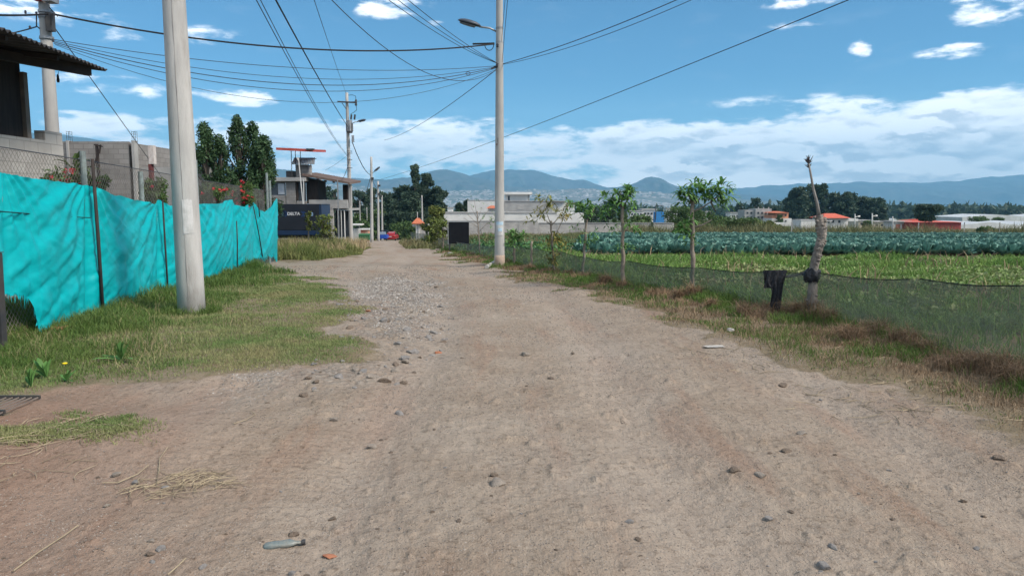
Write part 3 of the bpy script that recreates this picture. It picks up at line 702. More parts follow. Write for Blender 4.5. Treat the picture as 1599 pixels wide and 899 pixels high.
mb = MB(); pbox(mb, 231, 240.5, 227, 256, 26, .2); obj('white_top', mb, M('chalky_white_paint', (.55, .52, .50), (.42, .36, .33), scale=9), T)
mb = MB(); pbox(mb, 231.3, 240.2, 256.2, 335, 26.005, .19); obj('red_base', mb, M('dark_red_paint', (.13, .035, .035), (.09, .03, .03)), T)

# ------------------------------------------------------------------ chain-link fence behind the tarp
FA = np.array([W(-330, 560)[0]-.25, 5.2]); 
def fence_line(y): return -5.72-.150*(y-8.5)-.10
CL = thing('chain_link_fence', 'rusty chain link fence on grey posts standing behind the teal tarp', 'fence', (fence_line(15)-.12, 15, ghs(-7, 15)))
y0c, y1c = 5.0, 25.5; LL = y1c-y0c; mb = MB(); sp = .09
def flp(y, z, off=.14): return (fence_line(y)-off, y, z)
def ftop(y): return float(np.interp(y, [5, 9, 13, 18, 26], [2.28, 2.26, 2.22, 2.15, 2.05]))
for sgn in (1, -1):
    for q in np.arange(y0c-2.4, y1c+2.4, sp):
        ya, yb = q, q+2.25*sgn
        za, zb_ = -.05, 2.2
        # clip to the fence ends
        def clipy(y, z, y2, z2, lim):
            k = (lim-y)/(y2-y); return lim, z+(z2-z)*k
        if max(ya, yb) < y0c or min(ya, yb) > y1c: continue
        P0, P1 = [ya, za], [yb, zb_]
        for A__, B__ in ((P0, P1), (P1, P0)):
            if A__[0] < y0c: A__[0], A__[1] = clipy(A__[0], A__[1], B__[0], B__[1], y0c)
            if A__[0] > y1c: A__[0], A__[1] = clipy(A__[0], A__[1], B__[0], B__[1], y1c)
        s1 = ftop(P0[0])/2.2; s2 = ftop(P1[0])/2.2
        mb.tube([flp(P0[0], P0[1]*s1-.03*(P0[0]-10)*(1-P0[1]/2.2 if P0[0] > 10 else 0)), flp(P1[0], P1[1]*s2)], .0028, 3, cap=False)
obj('wire_mesh', mb, M('rusty_galvanised_wire', (.14, .125, .115), (.22, .205, .19), rough=.6, bump=0), CL)
mb = MB()
for k_ in np.arange(y0c, y1c, .6): mb.tube([flp(k_, ftop(k_)), flp(k_+.6, ftop(k_+.6))], .006, 4, cap=False)
obj('top_wire', mb, m_cable2, CL)
for (px_, pyt, nm2) in ((121, 236, 0), (213, 268, 0), (300, 250, 0), (413, 270, 0), (418, 282, 1), (-60, 225, 0)):
    d = ray(px_, pyt); k_ = None
    # distance along the ray to the fence line
    tt_ = (-5.82+.150*8.5-.14)/(d[0]/d[1]+.150); y_ = tt_
    x_, zt_ = d[0]/d[1]*y_, EYE+d[2]/d[1]*y_
    mb = MB(); mb.tube([(x_+.07, y_, ghs(x_, y_)-.2), (x_+.07, y_, zt_)], .042, 10); obj('post', mb, M('grey_green_post', (.22, .27, .27), (.15, .18, .18), scale=12), CL)

# ------------------------------------------------------------------ teal tarp
def tl_hit(px, py):
    d = ray(px, py); y_ = (-5.72+.150*8.5-.10)/(d[0]/d[1]+.150); return np.array([d[0]/d[1]*y_, y_, EYE+d[2]/d[1]*y_])
TOPP = [(-420,225),(-200,246),(0,270),(60,281),(126,288),(134,288),(170,304),(215,314),(241,320),(246,313),(262,322),(300,319),(316,318),(340,317),(362,312),(366,321),(378,323),(390,316),(396,315),(402,326),(412,330),(420,322),(428,309),(432,311)]
BOTP = [(-420,640),(-300,610),(-120,560),(0,459),(9,461),(36,464),(38,478),(44,500),(47,523),(60,521),(76,508),(92,502),(104,505),(118,500),(140,492),(168,489),(192,488),(215,482),(243,474),(262,464),(290,456),(318,446),(340,430),(362,418),(380,412),(398,404),(414,399),(425,398),(430,407),(433,410)]
PANELS = [(-420,-150),(-150,4),(4,132),(132,245),(245,300),(300,364),(364,395),(395,433)]
def teal_x(t, co, col):
    s = t.ramp(t.noise(co, 1.1, 5, .65), .45, .75)
    return t.mix(t.math('MULTIPLY', s, .35), col, (.02, .52, .55))
m_tarp = M('teal_tarp', (.001, .46, .50), (.001, .40, .445), rough=.42, scale=6, detail=5, bump=.4, bscale=9, bdist=.010, stretch=(1, 1, 2.2), transl=.22, extra=teal_x, spec=.35)
TP = thing('tarp_fence', 'long wrinkled teal tarp hung on thin dark posts with a ragged fringed bottom edge', 'fence', (fence_line(15), 15, ghs(-7, 15)))
for pi_, (pa_, pb_) in enumerate(PANELS):
    n = max(24, int((pb_-pa_)*1.1)); rows = 110
    us = np.linspace(pa_, pb_, n); bp = np.array(BOTP); tpp = np.array(TOPP)
    rg_ = .8+.0*us
    tops = np.array([tl_hit(u, np.interp(u, tpp[:, 0], tpp[:, 1])+fbm(np.array([u*.08]), np.array([3.]), 3, 2)[0]*2.5) for u in us])
    bots = np.array([tl_hit(u, np.interp(u, bp[:, 0], bp[:, 1])+fbm(np.array([u*.35]), np.array([9.]), 3, 3)[0]*6) for u in us])
    e = (us-pa_)/(pb_-pa_); dist = tops[:, 1]
    V = np.zeros((rows, n, 3)); ntv = np.zeros(rows)
    for r_ in range(rows):
        k_ = r_/(rows-1); pt = tops*(1-k_)+bots*k_
        s_ = pt[:, 1]*1.0; zz2 = pt[:, 2]
        bulge = np.sin(e*math.pi)**.7*(.10*math.sin(k_*math.pi*.9)+.04)
        diag = .028*np.abs(fbm((s_*1.0+zz2*.9)*.55, (zz2-s_*.45)*3.0+pi_*9, 3, pi_, .5))*2
        diag2 = .016*(.5-np.abs(fbm((s_-zz2*.8)*.5+30, (zz2+s_*.55)*3.4+pi_*5, 3, pi_+2, .5))*2)
        fan = .022*np.sin((np.arctan2(e*1.2+.05, k_+.15))*26+pi_)*np.exp(-(e*2.2)**2)*(1-k_*.5)+.018*np.sin((np.arctan2(1.05-e, k_+.1))*24)*np.exp(-((1-e)*2.6)**2)
        vert = .010*np.sin(s_*2*math.pi/.31+3*fbm(s_*.8, zz2*.8, 2, 4))*(k_**2)
        off = bulge+diag*1.5+diag2+fan+vert+.05*fbm(s_*.7, zz2*.9+pi_*3, 3, 5)
        off = off*np.clip(np.minimum(e, 1-e)*14+.12, 0, 1)
        V[r_] = pt+np.stack([off, off*.15, np.zeros(n)], 1)
    mb = MB(); i = np.arange(rows-1)[:, None]; j = np.arange(n-1)[None, :]
    q = np.stack([i*n+j, (i+1)*n+j, (i+1)*n+j+1, i*n+j+1], -1).reshape(-1, 4)
    mb.bulk(V.reshape(-1, 3), q, np.zeros(rows*n))
    pan = obj('tarp_panel', mb, m_tarp, TP, smooth=True)
    # fringe of loose threads
    fr = MB(); nf = int(abs(dist[-1]-dist[0])*42)
    for _ in range(nf):
        k_ = random.random()*(n-1.01); i0 = int(k_); p = V[-1, i0]*(1-(k_-i0))+V[-1, i0+1]*(k_-i0)
        L = random.uniform(.03, .13)*random.choice((.5, 1, 1.3)); w_ = random.uniform(.004, .012)
        d1 = np.array([random.uniform(.0, .03), random.uniform(-.03, .03), -L])
        fr.add([p+[.006, -w_, .02], p+[.006, w_, .02], p+d1*.6+[random.uniform(-.01, .01), w_*.7, 0], p+d1], [(0, 1, 2, 3)])
    obj('fringe', fr, m_tarp, pan)['kind'] = 'stuff'
for (a, b) in (((130, 248), (147, 492)), ((243, 312), (252, 462)), ((362, 345), (363, 414)), ((389, 322), (404, 400)), ((396, 313), (399, 336))):
    p = tl_hit(*a); q = tl_hit(*b); off = np.array([.12, .02, 0]); mid = (p+q)/2+off*1.1+[0, random.uniform(-.03, .03), 0]
    r_ = .026 if a[0] < 200 else .018
    mb = MB(); mb.tube([p+off, mid, q+off-[0, 0, .05]], [r_*.85, r_, r_], 8); obj('post', mb, m_wood, TP, smooth=True)
mb = MB(); ln_ = [tl_hit(u, v)+[.075, 0, 0] for u, v in ((-180, 318), (-60, 326), (0, 331), (40, 334), (90, 338), (133, 340))]; mb.tube(ln_, .007, 5); obj('support_wire', mb, m_cable, TP)
q = tl_hit(0, 540); p = tl_hit(-3, 380)
T = thing('steel_post', 'thick black square steel post at the left edge in front of the tarp', 'post', (q[0]+.25, q[1]-.25, ghs(q[0]+.25, q[1]-.25)))
mb = MB(); u_ = P(4, 537, q[1]-.3); t_ = P(-5, 395, q[1]-.3); mb.bar((u_[0]-.015, u_[1], u_[2]-.1), (t_[0]-.01, t_[1], t_[2]), .085); obj('post', mb, m_dark, T, bevel=.006)
mb = MB(); mb.obox((t_[0]-.01, t_[1], t_[2]+.002), (.05, 0, 0), (0, .05, 0), (0, 0, .008)); obj('cap', mb, m_dark, T)

# ------------------------------------------------------------------ house with the terrace, behind the truck
D = 57.0; zg = ghs(P(460, 340, D)[0], D)-.3
H3 = thing('block_house', 'half built two storey block house with red canopy, corrugated tower roof and open terrace', 'house', (P(465, 340, D)[0], D, zg))
def part(name, mat, rects, parent=H3):
    for r_ in rects: o = obj(name, pbox(MB(), *r_), mat, parent)
    return o
part('upper_wall', m_block2, [(330,421,283,319,D,.3), (421,446,283,285.5,D,.3), (421,446,305,319,D,.3), (446,462,283,319,D,.3), (463,478,314,319,D,.3)])
part('lower_wall', m_block, [(330,512,319.3,345,D+.05,.3), (330,512,345.1,395,D+.05,.3,.5,zg)])
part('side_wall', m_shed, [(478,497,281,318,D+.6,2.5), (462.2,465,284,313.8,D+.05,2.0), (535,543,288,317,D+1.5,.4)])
part('roof_slab', m_cement, [(328,477,277,282.8,D-.35,5.0)])
w_ = part('window', m_win, [(421,446,285.6,304.9,D+.12,.06)])
part('pane', m_pane, [(434,444.5,286.8,303.5,D+.06,.04)], parent=w_)
part('doorway', m_win, [(465,478,284,313.8,D+.3,.06)])
part('terrace_wall', m_blockf, [(482,543,312,325,D+.4,.25), (503,522,325.1,395,D+.42,.25,.5,zg)])
part('terrace_slab', m_cement, [(503,545,325.2,328.5,D+.7,4.0)])
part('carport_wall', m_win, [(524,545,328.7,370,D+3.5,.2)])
for a_ in (527, 532, 537): part('column', m_white, [(a_,a_+2.2,328.6,392,D+.5,.22,.5,zg)])
part('white_pillar', m_conc2, [(544.5,549,288,322,D+1.0,.3)])
part('steel_post', m_grey, [(527.5,529,281,391,D-.3,.1,.5,zg)])
part('tower', m_block2, [(462,481,257,276.8,D+.3,1.2)])
for x_ in (454, 460.5, 468.2): part('canopy_post', m_dark, [(x_,x_+1.8,235,276.8,D-.2 if x_ > 460 else D-.3,.12)])
mb = MB(); a = P(431, 230.5, D-.8); b = P(488, 233.5, D-.8); c = P(431, 234.5, D-.8); dz = .20
v = []
for yy_, zz3 in ((D-.8, 0), (D+3.2, .25)):
    for q_ in (a, b): v += [(q_[0], yy_, q_[2]+zz3), (q_[0], yy_, q_[2]+zz3-.18)]
mb.add(v, [(0,1,3,2), (4,6,7,5), (0,2,6,4), (1,5,7,3), (0,4,5,1), (2,3,7,6)]); obj('red_canopy', mb, m_redroof, H3)
mb = MB(); pbox(mb, 478, 490.5, 232, 234.5, D-.9, .12); obj('canopy_edge', mb, m_dark, H3)
mb = MB()
for i in range(14):
    p = P(456+i*2.6, 256.5, D-.2); q = P(460+i*2.35, 248.5, D+1.8); mb.bar(p+[0, 0, 0], (q[0], D+1.9, q[2]+.1), .10, .03)
mb.bar(P(456, 255.6, D-.05), P(490, 255.0, D-.05), .05); mb.bar((P(459, 249, D+1.7)[0], D+1.7, P(459, 249, D+1.7)[2]), (P(494, 248, D+1.7)[0], D+1.7, P(494, 248, D+1.7)[2]), .05); obj('tower_roof', mb, m_grey, H3)
part('tower_post', m_conc2, [(484.5,486,255,277,D+.3,.1)])
mb = MB()   # long sloping terrace roof
a = P(471, 271, D-.2); b = P(546, 284.5, D-.2)
v = []
for yy_ in (D-.2, D+4.0):
    for q_ in (a, b): v += [(q_[0], yy_, q_[2]+(.25 if yy_ > D else 0)), (q_[0], yy_, q_[2]-.17+(.25 if yy_ > D else 0))]
mb.add(v, [(0,1,3,2), (4,6,7,5), (0,2,6,4), (1,5,7,3), (0,4,5,1), (2,3,7,6)]); obj('terrace_roof', mb, M('brown_steel_roof', (.11, .075, .065), (.16, .12, .10)), H3)
for (x0_, y0_) in ((494, 281), (506, 283.5), (519, 284.5)):
    part('hanging_bracket', m_dark, [(x0_, x0_+3.5, y0_-2, y0_+1.2, D+.1, .15)])
mb = MB(); mb.bar(P(466, 247, D-1.2), P(473.5, 320, D-1.2), .06); mb.bar(P(474, 280, D-1.2), P(474.5, 320, D-1.2), .05); mb.bar(P(464, 246, D-1.2), P(466, 250, D-1.2), .09); obj('leaning_ladder_pole', mb, m_white, H3)
mb = MB(); pbox(mb, 446.5, 458, 267, 276.6, D+.2, .8); obj('water_tank', mb, m_dark, H3)
part('low_front_wall', m_cement, [(480,503,366,395,D-2.0,.2,.5,zg)])

# ------------------------------------------------------------------ dark truck
D = 49.0; x0, x1 = P(352, 340, D)[0], P(501.5, 340, D)[0]; zt_ = P(460, 318.5, D)[2]; zb_ = P(460, 366, D)[2]; zr = zb_-1.0
m_navy = M('dark_navy_paint', (.010, .013, .020), (.014, .017, .025), rough=.45, bump=0, scale=1)
m_blue = M('blue_paint', (.010, .028, .070), (.009, .024, .06), rough=.45, bump=0)
TK = thing('box_truck', 'dark navy box truck with blue trim parked behind the tall grass', 'truck', ((x0+x1)/2, D+1.2, zr))
mb = MB(); mb.box(x0, x1, D, D+2.5, zb_+.27, zt_); cb = obj('cargo_box', mb, m_navy, TK, bevel=.03)
mb = MB(); mb.box(x0, x1+.01, D-.015, D+2.515, zb_-.03, zb_+.265); obj('blue_side_rail', mb, m_blue, cb)
mb = MB(); mb.box(x1-.11, x1-.02, D-.012, D+.03, zb_+.27, zt_-.06); mb.box(x1+.004, x1+.018, D+.05, D+2.4, zb_+.3, zt_-.08); obj('rear_frame', mb, m_blue, cb)
mb = MB()
for (a_, m__) in ((431, 0), (485, 0)):
    pass
for a_ in (429, 483):
    p = P(a_, 332, D); mb.box(p[0], p[0]+.24, D-.008, D-.002, p[2]-.22, p[2])
obj('pale_square_emblem', mb, M('pale_blue_print', (.22, .36, .55), bump=0), cb)
mb = MB()
for x_ in (437.5, 441.0, 469.5):
    p = P(x_, 334, D); s_ = .19
    for dx in (0, .13):
        mb.add([(p[0]+dx, D-.006, p[2]+s_), (p[0]+dx+.08, D-.006, p[2]+s_), (p[0]+dx+.25, D-.006, p[2]), (p[0]+dx+.17, D-.006, p[2])], [(0, 1, 2, 3)])
        mb.add([(p[0]+dx, D-.006, p[2]-s_), (p[0]+dx+.08, D-.006, p[2]-s_), (p[0]+dx+.25, D-.006, p[2]), (p[0]+dx+.17, D-.006, p[2])], [(3, 2, 1, 0)])
obj('arrow_emblem', mb, M('blue_arrow_print', (.015, .045, .14), bump=0), cb)
def text_mesh(name, s, size, loc, mat, parent, rot=(math.pi/2, 0, 0), ext=.004):
    cu = bpy.data.curves.new(name, 'FONT'); cu.body = s; cu.size = size; cu.extrude = ext; cu.align_x = 'CENTER'; cu.align_y = 'CENTER'; cu.offset = size*.02
    tmp = bpy.data.objects.new('tmp', cu); me = bpy.data.meshes.new_from_object(tmp); bpy.data.objects.remove(tmp); me.materials.append(mat)
    o = bpy.data.objects.new(name, me); COL.objects.link(o); o.parent = parent; o.location = tuple(np.asarray(loc)-wloc(parent)); o.rotation_euler = rot; return o
text_mesh('lettering', 'DELTA', .28, P(458.5, 334, D)+[0, -.008, 0], M('white_lettering', (.62, .64, .66), bump=0), cb)
mb = MB(); mb.box(x0-.2, x1-.1, D+.6, D+1.9, zb_-.28, zb_-.05); obj('chassis', mb, m_dark, TK)
for (xx_, yy_) in ((x1-1.55, D+.25), (x1-1.55, D+2.2), (x0-1.2, D+.25), (x0-1.2, D+2.2)):
    mb = MB(); k_ = 24; th = np.arange(k_)*2*math.pi/k_; r_ = .46; cz = zr+r_
    prof = [(-.13, .30), (-.14, .42), (-.11, .46), (.11, .46), (.14, .42), (.13, .30)]
    v = [(xx_+math.cos(t_)*pr, yy_+po, cz+math.sin(t_)*pr) for po, pr in prof for t_ in th]
    mb.add(v, [(i*k_+j, i*k_+(j+1) % k_, (i+1)*k_+(j+1) % k_, (i+1)*k_+j) for i in range(5) for j in range(k_)])
    wh = obj('wheel', mb, M('tyre_rubber', (.02, .02, .02), bump=0), TK, smooth=True)
    mb = MB(); v = [(xx_+math.cos(t_)*pr, yy_+po, cz+math.sin(t_)*pr) for po, pr in ((-.125, .30), (-.08, .2), (-.10, .08)) for t_ in th]; v.append((xx_, yy_-.10, cz))
    mb.add(v, [(i*k_+j, i*k_+(j+1) % k_, (i+1)*k_+(j+1) % k_, (i+1)*k_+j) for i in range(2) for j in range(k_)]+[(2*k_+j, 2*k_+(j+1) % k_, 3*k_) for j in range(k_)]); obj('rim', mb, m_grey, wh, smooth=True)
mb = MB(); mb.add([(x0-2.1, D+.15, zb_-.3), (x0-.15, D+.15, zb_-.3), (x0-.15, D+.15, zt_-.55), (x0-1.5, D+.15, zt_-.55), (x0-2.1, D+.15, zb_+.75),
    (x0-2.1, D+2.35, zb_-.3), (x0-.15, D+2.35, zb_-.3), (x0-.15, D+2.35, zt_-.55), (x0-1.5, D+2.35, zt_-.55), (x0-2.1, D+2.35, zb_+.75)],
    [(0,1,2,3,4), (9,8,7,6,5), (0,5,6,1), (1,6,7,2), (2,7,8,3), (3,8,9,4), (4,9,5,0)]); cab = obj('cab', mb, m_navy, TK, bevel=.05)
mb = MB(); mb.box(x0-1.5, x0-.7, D+.135, D+.148, zb_+.7, zt_-.75); obj('side_window', mb, m_win, cab)
mb = MB(); mb.box(x0-2.6, x0-2.1, D+.25, D+2.25, zb_-.45, zb_-.15); obj('bumper', mb, m_dark, TK)

# ------------------------------------------------------------------ red car, blue three-wheeler, bin, gate
def wheel(parent, x, y, z, r, w=.09, mat=None):
    mb = MB(); k_ = 16; th = np.arange(k_)*2*math.pi/k_
    v = [(x+po, y+math.cos(t_)*pr, z+math.sin(t_)*pr) for po, pr in ((-w, r*.6), (-w, r*.95), (-w*.7, r), (w*.7, r), (w, r*.95), (w, r*.6)) for t_ in th]
    mb.add(v, [(i*k_+j, i*k_+(j+1) % k_, (i+1)*k_+(j+1) % k_, (i+1)*k_+j) for i in range(5) for j in range(k_)]); wh = obj('wheel', mb, m_tyre, parent, smooth=True)
    mb = MB(); v = [(x+po, y+math.cos(t_)*r*.6, z+math.sin(t_)*r*.6) for po in (-w*.7, w*.7) for t_ in th]
    mb.add(v, [(j, (j+1) % k_, k_+(j+1) % k_, k_+j) for j in range(k_)]+[tuple(range(k_)), tuple(range(k_, 2*k_))]); obj('rim', mb, m_grey, wh)
m_tyre = M('tyre_rubber', (.02, .02, .02), bump=0)
m_carred = M('dark_red_car_paint', (.30, .02, .025), (.26, .02, .02), rough=.3, bump=0, spec=.5)
def section_loft(mb, secs):
    """secs: list of (y, list of (x,z)) rings joined together"""
    n = len(secs[0][1]); v = [(x, y, z) for y, ring in secs for x, z in ring]; k = len(secs)
    mb.add(v, [(i*n+j, i*n+(j+1) % n, (i+1)*n+(j+1) % n, (i+1)*n+j) for i in range(k-1) for j in range(n)]+[tuple(range(n))[::-1], tuple((k-1)*n+j for j in range(n))])
D = 121.0; cx = P(609.3, 370, D)[0]; cz = P(609.3, 376, D)[2]
CR = thing('parked_car', 'dark red sedan parked at the far end of the dirt road, seen from behind', 'car', (cx, D+2, cz))
def ring(w, zl, zh, ch=.12): return [(cx-w+ch, cz+zl), (cx+w-ch, cz+zl), (cx+w, cz+zl+ch), (cx+w, cz+zh-ch), (cx+w-ch, cz+zh), (cx-w+ch, cz+zh), (cx-w, cz+zh-ch), (cx-w, cz+zl+ch)]
mb = MB(); section_loft(mb, [(D, ring(.74, .32, .85)), (D+.12, ring(.82, .24, .95)), (D+1.0, ring(.84, .22, .97)), (D+3.2, ring(.84, .22, .95)), (D+4.1, ring(.80, .24, .80)), (D+4.3, ring(.70, .32, .68))]); bd = obj('body', mb, m_carred, CR, smooth=False, bevel=.03)
mb = MB(); section_loft(mb, [(D+.45, ring(.70, .93, 1.0, .02)), (D+1.15, ring(.60, .93, 1.42, .10)), (D+2.1, ring(.60, .93, 1.45, .10)), (D+3.0, ring(.68, .93, 1.0, .02))]); gh_ = obj('cabin', mb, m_carred, CR)
mb = MB(); mb.add([(cx-.60, D+.53, cz+1.0), (cx+.60, D+.53, cz+1.0), (cx+.50, D+1.06, cz+1.375), (cx-.50, D+1.06, cz+1.375)], [(0, 1, 2, 3)]); me_ = obj('rear_window', mb, M('bright_rear_glass', (.40, .46, .52), rough=.12, bump=0, spec=.9), CR)
for s_ in (-1, 1):
    mb = MB(); mb.add([(cx+s_*.655, D+.9, cz+1.0), (cx+s_*.655, D+2.7, cz+1.0), (cx+s_*.61, D+2.1, cz+1.36), (cx+s_*.61, D+1.3, cz+1.36)], [(0, 1, 2, 3)]); obj('side_window', mb, m_win, CR)
    mb = MB(); mb.box(cx+s_*.66-.14, cx+s_*.66+.14, D-.03, D+.08, cz+.66, cz+.84); obj('tail_light', mb, M('tail_light_red', (.45, .03, .02), rough=.2, bump=0), CR)
mb = MB(); mb.box(cx-.24, cx+.24, D-.03, D-.005, cz+.60, cz+.74); obj('licence_plate', mb, m_paper, CR)
mb = MB(); mb.box(cx-.76, cx+.76, D-.08, D+.05, cz+.30, cz+.50); obj('bumper', mb, m_carred, CR, bevel=.03)
for s_ in (-1, 1):
    for yy_ in (.75, 3.45): wheel(CR, cx+s_*.74, D+yy_, cz+.30, .30)

D = 119.0; cx = P(598, 370, D)[0]; cz = P(598, 375.3, D)[2]
MT = thing('three_wheeler', 'blue covered three-wheeled taxi parked left of the red car', 'motor taxi', (cx, D+1.2, cz))
mb = MB(); section_loft(mb, [(D, ring(.60, .30, .85)), (D+.1, ring(.66, .26, .9)), (D+1.6, ring(.66, .26, .9)), (D+2.5, ring(.30, .26, .8))]); obj('body', mb, M('vivid_blue_paint', (.02, .08, .42), bump=0, rough=.4), MT)
mb = MB(); mb.box(cx-.68, cx+.68, D+.02, D+2.0, cz+1.46, cz+1.58); obj('canopy', mb, m_navy, MT)
for s_ in (-1, 1):
    for yy_ in (.08, 1.8): mb = MB(); mb.bar((cx+s_*.63, D+yy_, cz+.8), (cx+s_*.63, D+yy_, cz+1.5), .05); obj('canopy_post', mb, m_navy, MT)
mb = MB(); mb.box(cx-.5, cx+.5, D+.03, D+.05, cz+.95, cz+1.38); obj('rear_window', mb, M('clear_plastic_pane', (.30, .38, .50), bump=0, rough=.2), MT)
for s_ in (-1, 1): wheel(MT, cx+s_*.5, D+.45, cz+.25, .25, .06)
wheel(MT, cx, D+2.5, cz+.25, .25, .05)

D = 108.0; p = P(569, 370, D)
T = thing('waste_bin', 'dark green waste bin standing left of the far road poles', 'bin', (p[0], D, ghs(p[0], D)))
zz_b = T.location[2]; mb = MB(); mb.box(p[0]-.75, p[0]+.75, D-.4, D+.4, zz_b+.15, zz_b+.95); obj('body', mb, M('dark_green_plastic', (.03, .12, .05), bump=0), T)
mb = MB(); mb.add([(p[0]-.8, D-.45, zz_b+.955), (p[0]+.8, D-.45, zz_b+.955), (p[0]+.8, D+.45, zz_b+1.12), (p[0]-.8, D+.45, zz_b+1.12), (p[0]-.8, D+.45, zz_b+.955), (p[0]+.8, D+.45, zz_b+.955)], [(0,1,2,3), (0,3,4), (1,5,2), (2,5,4,3), (0,4,5,1)]); obj('lid', mb, M('green_lid', (.04, .16, .07), bump=0), T)
D = 116.0; p = P(568, 360, D)
T = thing('roadside_stall', 'small orange and white roadside stall behind the green bin', 'stall', (p[0], D, ghs(p[0], D)))
mb = MB(); pbox(mb, 563, 575, 359, 374, D, 1.5, zb=T.location[2]); obj('counter', mb, M('orange_board', (.42, .12, .07), (.5, .4, .3), scale=.9, bump=0), T)
mb = MB(); pbox(mb, 561, 576, 357, 359, D-.3, 2.0); obj('awning', mb, m_white, T)
D = 125.0; T = thing('white_hut', 'low white flat roofed hut half hidden behind the transformer pole', 'hut', (P(553, 360, D)[0], D, ghs(-27, D)))
mb = MB(); pbox(mb, 548, 560, 357, 372, D, 2.5, zb=T.location[2]); obj('wall', mb, M('pale_grey_wall', (.40, .41, .40), bump=0), T)
mb = MB(); pbox(mb, 547, 562, 350, 352, D-.5, 3.5); obj('roof', mb, m_white, T)
mb = MB()
for a_ in (549, 560.5): pbox(mb, a_, a_+.8, 352.1, 357, D-.3, .1)
obj('post', mb, m_grey, T)

D = 108.0; p = P(651, 360, D); zg = ghs(p[0], D)-.1
T = thing('gateway', 'white roadside gateway pillar under a small orange tiled hip roof', 'gate', (p[0], D, zg))
mb = MB(); pbox(mb, 649, 655, 348.5, 374, D, .5, zb=zg); obj('pillar', mb, m_white, T)
mb = MB(); pbox(mb, 655.2, 664, 351, 374, D+.2, .3, zb=zg); mb2 = MB(); obj('side_wall', mb, m_conc2, T)
mb = MB(); pbox(mb, 651.5, 653.5, 350, 373, D-.02, .05, zb=zg); obj('grey_strip', mb, m_grey, T)
a = P(643.5, 348.5, D); b = P(661.5, 348.5, D); t_ = P(652.5, 340.5, D)
mb = MB(); hw = (b[0]-a[0])/2; cxx = (a[0]+b[0])/2
mb.add([(cxx-hw, D-.6, a[2]), (cxx+hw, D-.6, a[2]), (cxx+hw, D+1.1, a[2]), (cxx-hw, D+1.1, a[2]), (cxx-.2, D+.25, t_[2]), (cxx+.2, D+.25, t_[2]), (cxx-hw, D-.6, a[2]-.1), (cxx+hw, D-.6, a[2]-.1), (cxx+hw, D+1.1, a[2]-.1), (cxx-hw, D+1.1, a[2]-.1)],
    [(0,1,5,4), (2,3,4,5), (1,2,5), (3,0,4), (0,6,7,1), (1,7,8,2), (2,8,9,3), (3,9,6,0), (6,9,8,7)]); obj('tiled_roof', mb, m_tile, T)
mb = MB(); pbox(mb, 644, 650, 351, 354, D+.8, 1.0); obj('white_canopy', mb, m_white, T)

# ------------------------------------------------------------------ black board on posts
sx_, sy_, sz_ = on(717, 394); D = sy_
T = thing('notice_board', 'blank black square board with pale top edge on two black legs beside the road', 'sign', (sx_, D, sz_))
mb = MB(); pbox(mb, 700.5, 732.5, 347, 380.5, D, .03); obj('board', mb, M('black_board', (.010, .011, .015), (.014, .015, .018), rough=.9, bump=0, spec=.1), T)
mb = MB(); pbox(mb, 698.5, 734, 345.5, 346.9, D-.03, .10); pbox(mb, 698.8, 700.4, 346.9, 381, D-.01, .05); obj('frame', mb, m_grey, T)
for a_ in (700.5, 729.5): mb = MB(); pbox(mb, a_, a_+2.6, 380.6, 395, D+.0, .06, zb=ghs(P(a_, 395, D)[0], D)-.2); obj('leg', mb, m_dark, T)
# ------------------------------------------------------------------ far right and middle buildings
D = 99.0
T = thing('perimeter_wall', 'long low grey block boundary wall across the far side of the field', 'wall', (P(870, 370, D)[0], D, ghs(5, D)))
zg = ghs(5, D)-.6
mb = MB()
for (a_, b_, t_) in ((668, 690, 346.5), (690.2, 840, 345.5), (840.2, 1052, 348.5)): pbox(mb, a_, b_, t_, 370, D+(.3 if a_ == 840.2 else 0), .2, zb=zg)
obj('block_wall', mb, m_blockf, T)
mb = MB()
for a_ in range(690, 1050, 30): pbox(mb, a_, a_+1.8, 345.2 if a_ < 840 else 348.2, 370, D-.04 if a_ < 840 else D+.26, .1, zb=zg)
obj('pilaster', mb, m_cement, T)
mb = MB(); pbox(mb, 668, 838, 344.6, 345.4, D-.05, .3); pbox(mb, 842, 1052, 347.6, 348.4, D+.22, .36); obj('coping', mb, m_cement, T)

def simple(name, label, cat, D, px, py):
    return thing(name, label, cat, (P(px, py, D)[0], D, ghs(P(px, py, D)[0], D)))
def pt(parent, name, mat, rects, zb=None):
    for r_ in rects: o = obj(name, pbox(MB(), *r_, zb=zb), mat, parent)
    return o
T = simple('white_warehouse', 'long low white walled yard with grey roof edge behind the block wall', 'building', 112.0, 800, 340)
pt(T, 'wall', m_white, [(693,912,333,344,112,6)], zb=-4)
pt(T, 'roof_edge', m_cement, [(692,790,331.4,332.9,111.9,6.2), (790.5,870,331.6,332.9,111.9,6.2)])
pt(T, 'chimney_hut', m_white, [(699,707,325,330.3,113,1.0)])
pt(T, 'hut_cap', m_cement, [(698,708.5,323.8,325,112.9,1.2)])
T = simple('white_house', 'white flat roofed house with an overhanging roof left and right of the slim pole', 'house', 128.0, 790, 330)
pt(T, 'lower_wall', m_white, [(730,789,313,330,128,8)], zb=-4)
pt(T, 'upper_wall', m_white, [(789.1,824,304,330,129,7)], zb=-4)
pt(T, 'flat_roof', m_white, [(786,831,300,303.9,128.4,8)])
pt(T, 'roof_rim', m_cement, [(785.8,831.2,303.2,304.2,128.3,.1), (729.5,789,312.2,313.3,127.95,.1)])
pt(T, 'window', m_win, [(793,796,306,313,128.95,.06)])
pt(T, 'side_panel', m_cement, [(824.2,827,304.2,330,129,6)])
T = simple('grey_house', 'bare grey cement building in front of the white flat roofed house', 'building', 122.0, 840, 325)
pt(T, 'wall', m_cement, [(788,862,314.5,331,122,6)], zb=-4)
